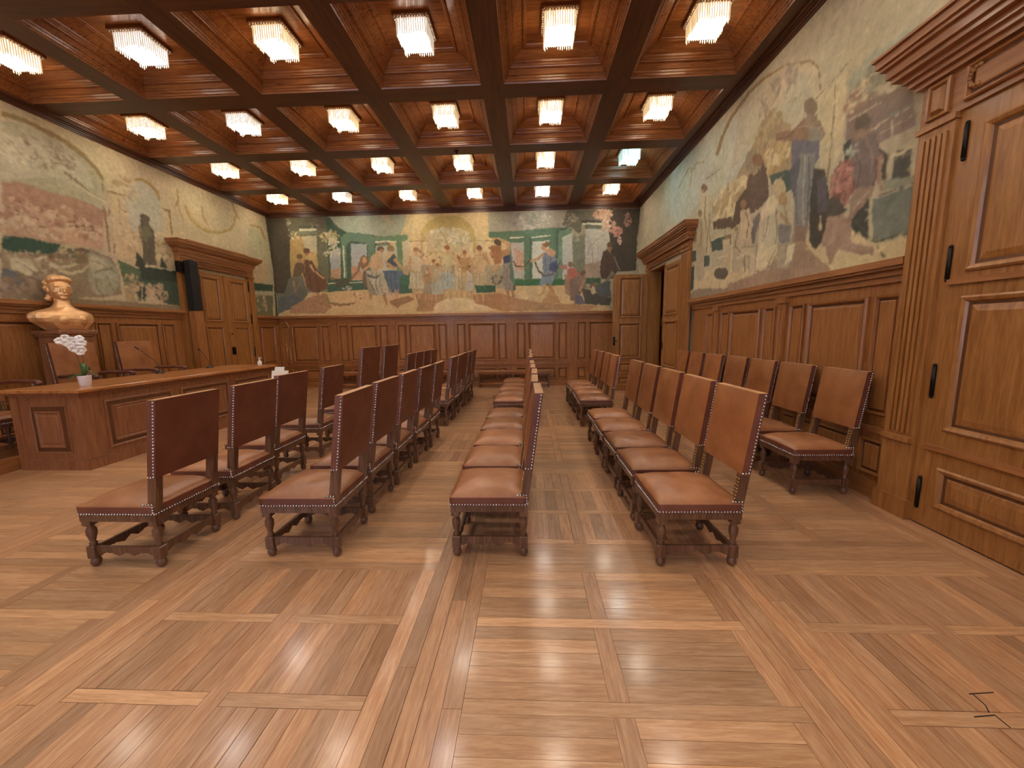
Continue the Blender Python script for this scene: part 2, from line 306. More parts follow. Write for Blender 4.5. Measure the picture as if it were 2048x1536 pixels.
# painted shapes of the murals. 1 r g b then outline x z pairs in cm along and up the wall; 2 = cluster of dabs
MURAL_BACK = """
1 125 124 96 -761 505 -356 495 -372 208 -792 215
1 208 187 138 -385 495 10 493 8 344 -393 352
1 169 163 140 -46 500 150 502 152 354 -48 359
1 169 173 147 -566 490 -356 491 -360 426 -504 442 -535 459
1 201 187 146 -414 488 -356 491 -360 430 -386 431 -388 463
1 168 171 146 -385 489 -336 490 -356 430 -388 431
1 169 163 142 -107 490 10 489 9 429 -106 432
1 181 160 100 -303 420 -295 447 -275 468 -249 480 -215 483 -183 477 -161 461 -149 441 -143 417 -144 380 -305 384
1 203 185 142 -289 387 -285 428 -268 444 -250 450 -220 451 -189 448 -168 442 -156 419 -157 380
2 4 214 207 174 194 196 172 205 191 149 185 171 128 -226 423 62 27 90 8.0
1 162 140 92 -251 453 -235 426 -221 398 -219 398 -233 427 -249 454
1 162 140 92 -213 422 -196 417 -196 419 -213 423
1 205 176 129 -699 278 -560 280 -367 289 -372 208 -735 214
1 205 176 129 -398 273 8 282 7 206 -401 213
1 207 180 134 -49 286 121 285 233 260 234 208 -50 213
1 63 91 72 -570 487 -559 486 -538 457 -500 442 -435 436 -427 419 -438 286 -578 280 -579 377
1 169 176 164 -503 413 -456 412 -463 312 -507 311
1 185 143 108 -505 351 -482 350 -469 312 -507 313
1 217 210 174 -505 426 -451 420 -451 416 -506 421
1 105 134 107 -512 446 -504 446 -444 436 -433 430 -439 333 -457 333 -454 414 -503 421 -518 405 -520 317 -531 318 -531 430
1 167 173 166 -565 394 -533 405 -540 314 -569 314
1 187 151 116 -568 344 -538 345 -539 314 -569 314
1 200 206 174 -527 409 -523 409 -526 318 -530 318
1 183 188 174 -432 406 -372 405 -376 331 -436 332
1 108 138 106 -438 428 -360 434 -360 418 -371 418 -371 422 -432 419
1 219 214 180 -432 419 -372 418 -372 414 -432 415
1 58 92 73 -581 302 -465 306 -466 289 -580 279
1 213 208 172 -577 305 -470 307 -470 305 -578 302
1 76 68 52 -760 495 -674 493 -680 454 -677 421 -687 359 -686 325 -711 278 -740 279 -745 339 -751 410
1 98 96 74 -690 493 -568 490 -572 435 -675 438
1 110 111 84 -599 456 -571 456 -573 323 -604 323 -603 407
1 211 208 168 -649 457 -599 457 -599 451 -650 451
1 74 84 66 -651 465 -598 464 -599 457 -651 458
1 123 129 104 -654 451 -597 450 -598 440 -655 440
1 201 192 152 -644 437 -601 437 -607 357 -643 358
1 184 157 98 -680 430 -644 437 -639 400 -605 390 -603 353 -624 315 -686 325 -685 380
1 198 170 112 -631 391 -605 390 -610 357 -629 366
2 3 201 192 147 185 166 107 222 215 176 -669 438 16 13 26 4.0
2 2 207 201 162 216 207 168 -680 471 7 19 14 3.0
2 2 207 201 162 198 159 136 -604 471 13 13 14 2.0
2 3 205 189 133 188 167 101 214 202 160 -564 433 29 17 70 5.0
2 2 207 198 160 220 214 186 -552 410 17 19 40 4.0
2 2 201 189 144 198 198 182 -561 387 29 8 34 4.0
1 107 106 92 -696 317 -679 327 -654 329 -640 294 -642 273 -672 239 -711 231 -734 223 -734 266 -711 274
1 92 97 96 -732 264 -688 276 -661 260 -676 237 -704 231 -734 221
1 169 129 96 -694 239 -661 254 -640 266 -583 276 -573 235 -597 218 -700 220
1 108 74 52 -644 372 -620 370 -608 344 -580 319 -582 289 -614 277 -640 286 -651 337
1 106 85 64 -682 325 -672 358 -660 367 -647 362 -649 337 -664 324
1 168 127 88 -626 391 -627 386 -630 383 -633 381 -637 381 -640 383 -642 387 -643 391 -642 396 -639 399 -635 401 -632 401 -628 399 -626 395
1 107 74 48 -624 397 -625 393 -628 391 -632 389 -637 389 -641 391 -643 394 -644 397 -643 400 -640 403 -635 405 -631 404 -627 403 -624 400
1 192 154 112 -629 356 -620 338 -590 317 -587 320 -615 342 -622 359
1 168 127 88 -650 369 -652 366 -654 364 -657 363 -660 364 -661 366 -661 369 -660 373 -658 376 -656 377 -653 378 -651 377 -649 375 -649 372
1 122 93 62 -647 381 -649 378 -651 375 -655 374 -659 374 -662 375 -664 378 -665 381 -664 385 -661 387 -658 388 -654 388 -650 387 -648 384
1 165 135 101 -683 314 -680 278 -659 307 -662 308 -678 282 -677 314
1 165 135 101 -651 320 -646 290 -643 290 -646 320
1 168 127 88 -617 276 -613 252 -606 254 -607 277
1 168 127 88 -599 276 -593 240 -574 233 -572 237 -587 244 -590 277
1 124 102 70 -574 318 -545 309 -512 308 -483 336 -477 362 -482 363 -488 339 -515 313 -544 314 -572 324
1 138 115 80 -588 272 -580 252 -541 245 -496 249 -519 239 -564 239 -585 250
1 74 80 64 -558 316 -513 317 -517 292 -553 293
2 2 201 200 176 139 141 116 -522 290 14 11 20 3.0
2 4 160 112 80 201 162 124 125 90 66 214 195 156 -488 266 26 11 50 3.0
1 138 106 72 -478 375 -467 383 -454 370 -459 341 -472 337 -482 354
1 192 154 112 -460 366 -461 362 -463 359 -466 358 -469 358 -471 360 -473 363 -473 367 -472 371 -470 374 -468 376 -465 375 -462 374 -461 370
1 106 92 72 -472 337 -459 341 -457 299 -471 285 -476 316
1 199 166 125 -445 378 -425 390 -412 382 -413 340 -448 337 -451 356
1 185 174 148 -466 337 -415 338 -400 290 -397 264 -437 267 -459 304
1 91 95 96 -466 337 -460 329 -438 320 -415 332 -434 314 -460 320
1 192 154 112 -447 372 -456 352 -474 340 -471 335 -451 348 -440 369
1 107 83 54 -407 397 -408 394 -411 392 -416 391 -421 391 -425 392 -428 395 -429 398 -428 401 -424 403 -420 404 -415 404 -411 403 -408 400
1 168 127 88 -409 390 -410 388 -412 385 -414 384 -417 384 -419 386 -421 388 -421 390 -420 393 -419 395 -416 396 -413 396 -411 395 -409 393
1 168 127 88 -461 294 -456 256 -450 257 -450 296
1 168 127 88 -419 272 -413 238 -407 239 -410 274
1 154 141 116 -464 327 -452 306 -437 273 -433 267 -459 272 -464 302
1 86 88 78 -458 307 -441 279 -417 298 -418 299 -440 281 -455 308
1 107 106 92 -413 321 -401 294 -394 268 -392 269 -399 294 -411 322
1 201 173 136 -406 386 -381 392 -372 373 -373 344 -406 340
1 71 85 96 -400 365 -380 383 -372 369 -371 346 -401 346
1 86 104 122 -415 336 -369 337 -368 272 -392 275 -406 307
1 146 119 75 -379 398 -380 394 -383 391 -387 389 -391 389 -395 391 -398 394 -398 398 -397 402 -394 405 -390 407 -386 407 -382 405 -379 402
1 192 154 112 -408 358 -390 343 -368 337 -366 342 -386 349 -402 364
1 106 138 102 -388 431 -337 434 -337 419 -353 416 -355 331 -372 331 -370 418 -389 418
1 196 191 160 -348 415 -333 415 -338 372 -352 345
1 86 104 122 -394 336 -361 335 -345 310 -354 272 -373 283 -397 285
1 60 100 80 -367 318 -338 330 -332 272 -369 270
1 192 154 112 -383 366 -364 343 -344 322 -340 326 -358 348 -375 372
1 192 154 112 -382 283 -383 236 -377 236 -372 283
1 155 120 83 -399 252 -343 265 -326 254 -364 240 -378 230 -399 245
1 169 132 96 -325 271 -244 270 -228 253 -268 236 -275 219 -326 220 -314 233
1 220 199 156 -268 238 -228 257 -158 251 -90 218 -268 217
1 171 132 92 -158 264 -80 267 8 242 7 215 -72 216 -150 241
1 211 191 148 -331 415 -321 415 -324 359 -333 360
1 139 113 72 -334 415 -317 415 -317 417 -334 417
1 211 191 148 -312 414 -301 414 -305 359 -313 359
1 139 113 72 -315 415 -298 414 -298 416 -315 417
1 211 191 148 -295 414 -284 414 -288 358 -296 359
1 139 113 72 -298 414 -281 414 -281 416 -298 416
1 211 191 148 -162 411 -152 411 -154 356 -162 356
1 139 113 72 -166 411 -149 411 -148 413 -166 413
1 211 191 148 -137 410 -126 410 -129 355 -137 355
1 139 113 72 -140 411 -123 410 -123 412 -140 413
1 211 191 148 -120 410 -110 410 -112 355 -120 355
1 139 113 72 -123 410 -106 410 -106 412 -123 412
1 211 191 148 -105 410 -95 409 -97 354 -105 354
1 139 113 72 -108 410 -91 410 -91 411 -108 412
1 122 104 68 -316 397 -294 372 -291 374 -313 400
1 192 154 112 -331 300 -332 257 -328 256 -323 300
1 192 154 112 -316 300 -315 256 -310 256 -308 300
1 185 176 144 -330 341 -306 340 -296 285 -342 283
1 201 189 152 -331 378 -301 377 -305 332 -331 332
1 192 154 112 -319 386 -319 375 -312 375 -312 386
1 192 154 112 -334 371 -344 343 -326 327 -322 331 -338 344 -328 368
1 192 154 112 -305 367 -289 346 -298 384 -303 382 -295 346 -298 370
1 192 154 112 -308 390 -309 387 -311 384 -314 382 -317 382 -320 384 -321 387 -322 390 -321 394 -319 397 -316 398 -313 398 -311 397 -309 394
1 161 122 78 -309 394 -310 391 -312 389 -315 388 -318 388 -321 389 -323 391 -324 394 -323 397 -320 399 -317 400 -314 400 -311 399 -309 397
1 192 154 112 -277 285 -278 249 -274 249 -271 285
1 192 154 112 -265 284 -264 249 -260 249 -259 285
1 169 164 140 -276 318 -257 317 -249 272 -286 271
1 180 160 122 -277 348 -253 348 -256 310 -277 311
1 192 154 112 -268 355 -268 346 -263 345 -262 355
1 192 154 112 -280 342 -288 320 -273 307 -270 310 -283 321 -275 340
1 192 154 112 -256 339 -243 322 -251 353 -255 352 -248 322 -251 342
1 192 154 112 -259 358 -260 355 -262 353 -264 352 -266 352 -268 353 -270 355 -270 358 -270 361 -268 364 -266 365 -263 365 -261 363 -260 361
1 148 104 60 -260 361 -260 359 -262 357 -264 356 -267 356 -270 357 -271 359 -272 361 -271 364 -269 365 -267 366 -264 366 -262 365 -260 363
1 192 154 112 -295 279 -296 252 -293 252 -290 279
1 192 154 112 -285 279 -285 252 -282 252 -281 279
1 150 140 120 -294 304 -279 304 -273 270 -302 268
1 163 136 99 -295 328 -276 327 -279 299 -295 299
1 192 154 112 -287 333 -288 326 -284 326 -283 333
1 192 154 112 -297 323 -303 306 -292 296 -290 298 -300 307 -293 322
1 192 154 112 -279 321 -269 308 -275 331 -278 331 -272 308 -274 323
1 192 154 112 -281 336 -282 333 -283 332 -284 330 -286 331 -288 332 -289 333 -289 336 -289 338 -288 340 -286 341 -284 341 -282 340 -281 338
1 138 95 58 -281 338 -282 336 -283 335 -285 334 -287 334 -289 335 -290 336 -290 338 -290 340 -289 341 -287 342 -285 342 -283 341 -282 340
1 192 154 112 -266 280 -266 247 -263 247 -260 280
1 192 154 112 -254 280 -253 247 -250 247 -249 280
1 174 176 160 -265 310 -247 310 -240 268 -274 267
1 179 169 140 -266 339 -244 338 -247 304 -266 304
1 192 154 112 -257 345 -257 336 -252 336 -252 345
1 192 154 112 -269 333 -276 312 -262 300 -260 303 -272 313 -264 331
1 192 154 112 -246 331 -234 314 -242 343 -245 342 -239 314 -241 333
1 192 154 112 -249 348 -250 345 -251 343 -254 342 -256 342 -258 343 -259 346 -259 348 -259 351 -257 353 -255 354 -253 354 -251 353 -250 351
1 140 106 68 -250 351 -250 349 -252 347 -254 346 -257 346 -259 347 -260 349 -261 351 -260 353 -258 355 -256 356 -254 356 -252 355 -250 353
1 192 154 112 -240 298 -241 253 -236 253 -232 298
1 192 154 112 -224 298 -223 252 -218 253 -216 298
1 169 176 168 -239 340 -214 340 -204 283 -251 280
1 194 180 140 -241 379 -210 378 -214 331 -240 331
1 192 154 112 -228 388 -229 376 -222 376 -221 388
1 192 154 112 -245 371 -254 343 -235 326 -232 330 -248 344 -237 369
1 192 154 112 -214 368 -197 346 -207 385 -212 384 -203 346 -206 371
1 192 154 112 -218 392 -219 388 -221 385 -224 384 -227 384 -229 385 -231 388 -232 392 -231 396 -229 399 -226 400 -223 400 -220 399 -218 396
1 154 95 60 -218 396 -219 393 -221 390 -224 389 -228 389 -231 391 -233 393 -234 396 -233 399 -230 401 -227 402 -224 402 -221 401 -219 398
1 192 154 112 -205 292 -206 256 -202 256 -199 292
1 192 154 112 -193 292 -192 256 -188 256 -187 292
1 192 180 148 -204 325 -185 324 -177 280 -214 278
1 207 192 156 -206 355 -182 354 -185 317 -205 318
1 192 154 112 -196 362 -197 352 -191 352 -191 361
1 192 154 112 -209 349 -216 327 -201 314 -199 316 -212 328 -203 347
1 192 154 112 -185 346 -172 328 -180 359 -184 358 -177 329 -179 348
1 192 154 112 -188 365 -189 362 -190 360 -192 358 -195 358 -197 360 -198 362 -199 365 -198 368 -197 370 -194 371 -192 371 -190 370 -189 368
1 163 113 63 -188 368 -189 365 -191 364 -193 363 -196 363 -198 364 -200 366 -200 368 -200 370 -198 372 -196 373 -193 373 -190 372 -189 370
1 192 154 112 -189 297 -190 256 -185 256 -182 296
1 192 154 112 -175 296 -174 256 -169 256 -168 296
1 185 164 128 -188 334 -166 333 -157 282 -199 281
1 177 143 94 -190 368 -163 368 -166 325 -189 326
1 192 154 112 -179 376 -179 365 -173 365 -173 376
1 192 154 112 -194 362 -202 336 -185 322 -182 325 -196 337 -187 359
1 192 154 112 -166 358 -151 338 -160 373 -165 372 -157 338 -160 361
1 192 154 112 -170 380 -170 376 -172 374 -175 372 -178 372 -180 374 -182 377 -182 380 -181 383 -180 386 -177 387 -174 387 -172 386 -170 383
1 163 112 60 -170 383 -171 380 -173 378 -176 377 -179 377 -181 378 -183 381 -184 383 -183 386 -181 388 -178 389 -175 389 -172 388 -171 385
1 192 154 112 -173 284 -173 258 -170 258 -168 284
1 192 154 112 -164 284 -163 258 -160 258 -159 284
1 179 176 162 -172 309 -158 309 -152 275 -179 274
1 191 180 160 -174 332 -156 331 -158 304 -173 304
1 192 154 112 -166 337 -167 330 -162 330 -162 337
1 192 154 112 -176 327 -181 311 -170 301 -168 303 -178 311 -172 326
1 192 154 112 -158 325 -148 312 -154 335 -157 335 -152 312 -154 327
1 192 154 112 -160 339 -161 337 -162 335 -164 334 -165 334 -167 336 -168 337 -168 340 -168 342 -167 343 -165 344 -163 344 -162 343 -161 342
1 124 90 60 -160 342 -161 340 -162 338 -164 338 -166 338 -168 339 -169 340 -169 342 -169 343 -168 345 -166 345 -164 345 -162 345 -161 343
1 192 154 112 -148 291 -148 243 -143 243 -140 290
1 192 154 112 -132 290 -129 242 -125 242 -123 290
1 184 170 132 -147 335 -121 334 -110 274 -160 272
1 192 166 124 -150 376 -117 375 -121 325 -148 326
1 192 154 112 -137 385 -137 372 -130 372 -130 385
1 192 154 112 -154 368 -164 338 -143 320 -140 324 -157 339 -146 365
1 192 154 112 -121 364 -103 340 -114 382 -120 381 -110 340 -114 367
1 192 154 112 -126 389 -126 385 -129 382 -132 380 -135 381 -138 382 -140 386 -140 390 -139 393 -137 396 -134 398 -131 398 -128 396 -126 393
1 140 82 56 -126 393 -127 390 -129 388 -133 386 -136 386 -139 388 -142 390 -142 393 -141 396 -139 399 -136 400 -132 400 -129 398 -127 396
1 140 106 68 -128 377 -95 327 -93 328 -126 378
1 140 106 68 -287 370 -270 382 -271 384 -288 372
1 140 106 68 -199 368 -186 348 -184 348 -197 369
1 140 106 68 -176 337 -155 322 -153 323 -174 338
1 140 106 68 -301 318 -275 322 -275 324 -301 320
1 140 106 68 -255 353 -243 336 -241 337 -253 354
1 192 154 112 -126 378 -109 349 -96 324 -92 326 -103 352 -119 381
1 192 154 112 -73 368 -85 347 -98 324 -94 322 -80 344 -67 364
2 4 125 92 60 160 122 80 201 168 120 92 90 72 -241 358 92 25 26 3.0
2 4 140 106 68 189 160 112 214 201 164 95 106 96 -230 318 99 27 34 3.0
1 47 91 72 -151 291 -90 288 -91 269 -145 270
2 2 74 76 68 108 106 92 -88 305 17 13 26 4.0
1 90 122 96 -106 436 9 436 9 417 -6 417 4 303 8 286 -33 287 -28 303 -9 307 -8 405 -58 407 -105 420
1 182 178 162 -48 404 -9 404 -10 303 -32 304 -27 365
1 176 138 98 -74 382 -48 394 -23 377 -27 361 -40 370 -70 366
1 168 119 78 -101 395 -73 403 -70 378 -74 350 -91 346 -100 367
1 192 154 112 -32 381 -52 408 -74 418 -98 419 -99 412 -76 410 -60 401 -43 374
1 70 70 106 -68 366 -38 378 -36 349 -49 345 -66 339
1 147 138 126 -64 350 -40 355 -30 316 -37 272 -67 275 -70 325
1 93 92 84 -38 341 -30 318 -33 276 -41 274
1 192 180 156 -50 349 -42 312 -51 283 -49 283 -40 312 -48 349
1 90 76 56 -72 401 -74 399 -79 398 -84 399 -88 402 -91 405 -93 409 -92 413 -89 415 -85 416 -80 415 -75 412 -72 409 -71 405
1 168 127 88 -61 274 -55 243 -50 244 -52 275
1 168 127 88 -46 274 -42 243 -37 243 -37 275
2 2 169 113 76 141 106 74 -91 383 15 21 30 5.0
1 90 76 58 -40 347 -22 334 -1 343 10 357 7 359 -3 346 -21 338 -37 351
2 2 214 205 168 182 156 114 -12 242 20 4 24 2.0
1 93 125 98 -47 434 66 443 112 442 113 285 -36 288 -49 305
1 180 178 164 -47 404 -9 405 -8 306 -36 307
1 195 160 130 -35 391 -10 378 -8 329 -31 330
1 201 203 184 16 406 62 409 62 305 15 306
1 72 96 79 8 420 12 420 11 306 7 306
1 214 211 180 12 419 66 424 66 421 12 416
1 214 211 180 -47 420 -9 421 -9 418 -47 416
1 110 141 112 87 430 124 442 126 426 99 418 100 304 87 304
1 72 96 79 83 437 112 444 118 442 87 430 87 335 83 336
1 193 194 180 99 416 126 426 129 302 100 302
1 123 128 108 128 420 162 421 163 301 129 302
1 63 96 72 165 305 207 304 207 288 165 288
1 60 112 72 -36 303 104 302 104 286 -36 288
1 109 107 88 112 487 231 490 231 455 153 455 149 419 124 442 99 448
1 68 66 55 153 459 206 457 207 451 153 452
1 211 206 176 154 452 207 452 207 447 154 448
1 100 104 87 161 448 211 446 211 436 162 437
1 181 179 166 162 437 230 435 232 393 210 373 207 306 163 307
1 168 148 128 163 342 206 349 207 306 163 307
1 134 122 104 172 366 175 390 216 421 215 422 174 391 170 366
1 134 122 104 162 406 182 394 183 395 162 407
1 138 126 108 182 386 185 341 186 342 184 386
1 138 126 108 199 402 198 341 199 341 200 402
1 61 55 47 228 488 312 488 306 399 305 321 238 320 232 393 228 425
2 3 207 169 138 192 143 120 217 191 160 210 475 27 14 80 5.0
2 3 205 165 140 185 138 120 217 192 168 225 445 19 18 70 4.0
2 2 196 144 126 181 126 112 250 428 19 12 50 4.0
2 2 168 132 114 140 108 96 278 457 9 19 36 4.0
2 2 201 150 138 224 214 196 256 404 6 10 20 3.0
2 3 163 154 128 198 191 156 142 132 104 120 464 23 18 50 4.0
2 2 185 176 144 162 152 118 141 421 15 16 36 3.0
2 3 196 192 172 180 176 156 143 154 136 16 464 54 22 60 6.0
1 127 138 148 45 377 62 377 87 356 83 319 70 311 45 312 43 353
1 75 84 120 62 344 85 356 83 319 64 326
1 124 143 156 43 314 79 313 70 288 57 293 40 283 34 287
1 192 154 112 42 376 29 362 8 356 10 351 32 356 48 370
1 197 158 120 47 385 66 389 81 376 76 364 58 369
1 192 154 112 54 389 54 386 52 384 49 382 46 382 43 384 41 386 40 389 41 392 43 395 46 396 49 396 52 394 54 392
1 139 108 68 64 399 63 396 60 393 56 392 51 392 47 394 44 396 43 399 44 403 47 405 51 406 56 406 60 405 63 402
1 217 207 176 36 396 52 403 51 406 35 399
1 92 76 58 -41 354 -30 338 -7 338 10 356 8 359 -9 341 -28 342 -38 356
1 90 76 64 20 352 28 329 46 312 71 314 88 336 97 351 94 352 86 338 69 317 48 315 32 332 24 354
1 192 154 112 45 290 41 268 30 258 34 253 49 264 57 287
1 168 127 88 59 289 66 266 80 245 86 248 74 269 69 292
1 181 142 98 57 262 70 286 83 257 96 236 40 235
2 2 217 204 164 184 154 112 -5 246 28 8 30 3.0
1 179 112 90 112 331 133 334 146 318 138 302 117 302
1 162 127 104 106 319 121 306 121 256 108 265
1 127 108 92 121 302 142 306 155 264 138 239 121 244
1 140 106 76 129 343 129 339 126 336 124 335 120 335 117 336 115 339 114 343 115 346 117 349 120 351 123 351 126 349 128 346
1 184 124 108 93 339 112 341 112 329 98 329
1 140 118 100 146 318 163 313 168 276 151 262 142 293
1 108 84 64 165 318 164 315 162 313 158 311 155 311 151 313 149 316 148 319 149 322 151 324 155 326 158 326 162 324 164 322
1 176 140 112 159 302 146 269 151 267 163 300
1 108 102 120 138 260 155 256 164 232 134 233
1 79 76 70 155 276 176 272 206 257 238 248 234 227 164 232
1 77 59 50 212 375 224 379 243 364 255 326 243 301 209 300 204 333
1 138 106 80 237 385 236 380 234 377 231 375 228 375 225 377 223 381 222 385 223 390 225 393 228 395 231 395 234 393 236 389
1 92 70 54 238 393 237 390 235 388 231 386 228 386 224 388 222 390 221 393 222 396 224 398 227 400 231 400 234 398 237 396
1 140 132 120 242 360 258 323 260 324 244 361
1 116 108 96 235 323 219 293 194 283 196 277 225 286 245 317
1 85 90 92 184 284 234 295 237 250 202 255
1 119 96 78 197 282 196 278 193 275 189 273 184 273 180 275 177 278 176 282 177 286 180 289 184 291 189 291 193 289 196 286
1 201 181 150 194 269 194 265 191 261 188 259 185 259 182 262 180 265 179 270 180 274 182 278 185 280 188 280 191 278 193 274
1 176 138 102 -50 257 40 237 121 233 234 225 234 212 -50 217
1 208 178 134 177 215 202 228 234 223 234 212
1 143 132 104 -327 336 -335 289 -334 289 -326 336
1 143 132 104 -318 336 -321 289 -319 288 -317 336
1 143 132 104 -309 336 -306 288 -305 288 -308 336
1 143 132 104 -237 336 -244 286 -243 286 -236 336
1 143 132 104 -228 336 -229 286 -228 286 -226 336
1 143 132 104 -218 335 -214 286 -213 286 -217 336
1 143 132 104 -203 321 -209 283 -207 282 -202 321
1 143 132 104 -196 321 -197 282 -196 282 -194 321
1 143 132 104 -188 321 -185 282 -184 282 -187 321
1 143 132 104 -145 330 -152 278 -151 278 -144 330
1 143 132 104 -135 330 -136 278 -135 278 -134 330
1 143 132 104 -125 330 -121 277 -120 278 -124 330
1 143 132 104 -275 314 -281 276 -279 275 -273 314
1 143 132 104 -267 314 -269 275 -268 275 -266 314
1 143 132 104 -260 314 -257 275 -256 275 -259 314
1 124 106 80 -58 345 -56 314 -61 279 -60 279 -55 314 -57 345
1 108 100 96 -50 347 -46 308 -51 277 -49 277 -44 308 -48 347
1 108 104 92 -447 333 -453 301 -446 273 -445 274 -452 301 -445 333
1 108 104 92 -434 332 -440 301 -433 273 -431 274 -438 301 -432 332
1 108 104 92 -420 332 -427 301 -420 273 -418 273 -425 301 -419 332
1 63 76 88 -405 334 -405 302 -400 275 -398 275 -403 302 -403 334
1 63 76 88 -394 334 -394 302 -389 274 -387 275 -392 302 -392 334
1 63 76 88 -381 333 -381 302 -376 274 -374 275 -379 302 -379 334
1 76 52 36 -639 366 -637 336 -628 290 -626 290 -635 337 -637 366
1 76 52 36 -622 357 -611 323 -606 283 -604 283 -609 324 -620 358
1 138 106 80 -643 366 -646 337 -644 337 -641 366
1 92 108 124 50 365 52 336 48 314 50 313 54 336 52 365
1 92 108 124 65 364 65 336 67 336 67 364
1 56 48 42 222 369 224 332 221 304 222 304 226 332 223 369
1 140 88 72 120 328 125 314 137 307 138 308 126 314 122 329"""
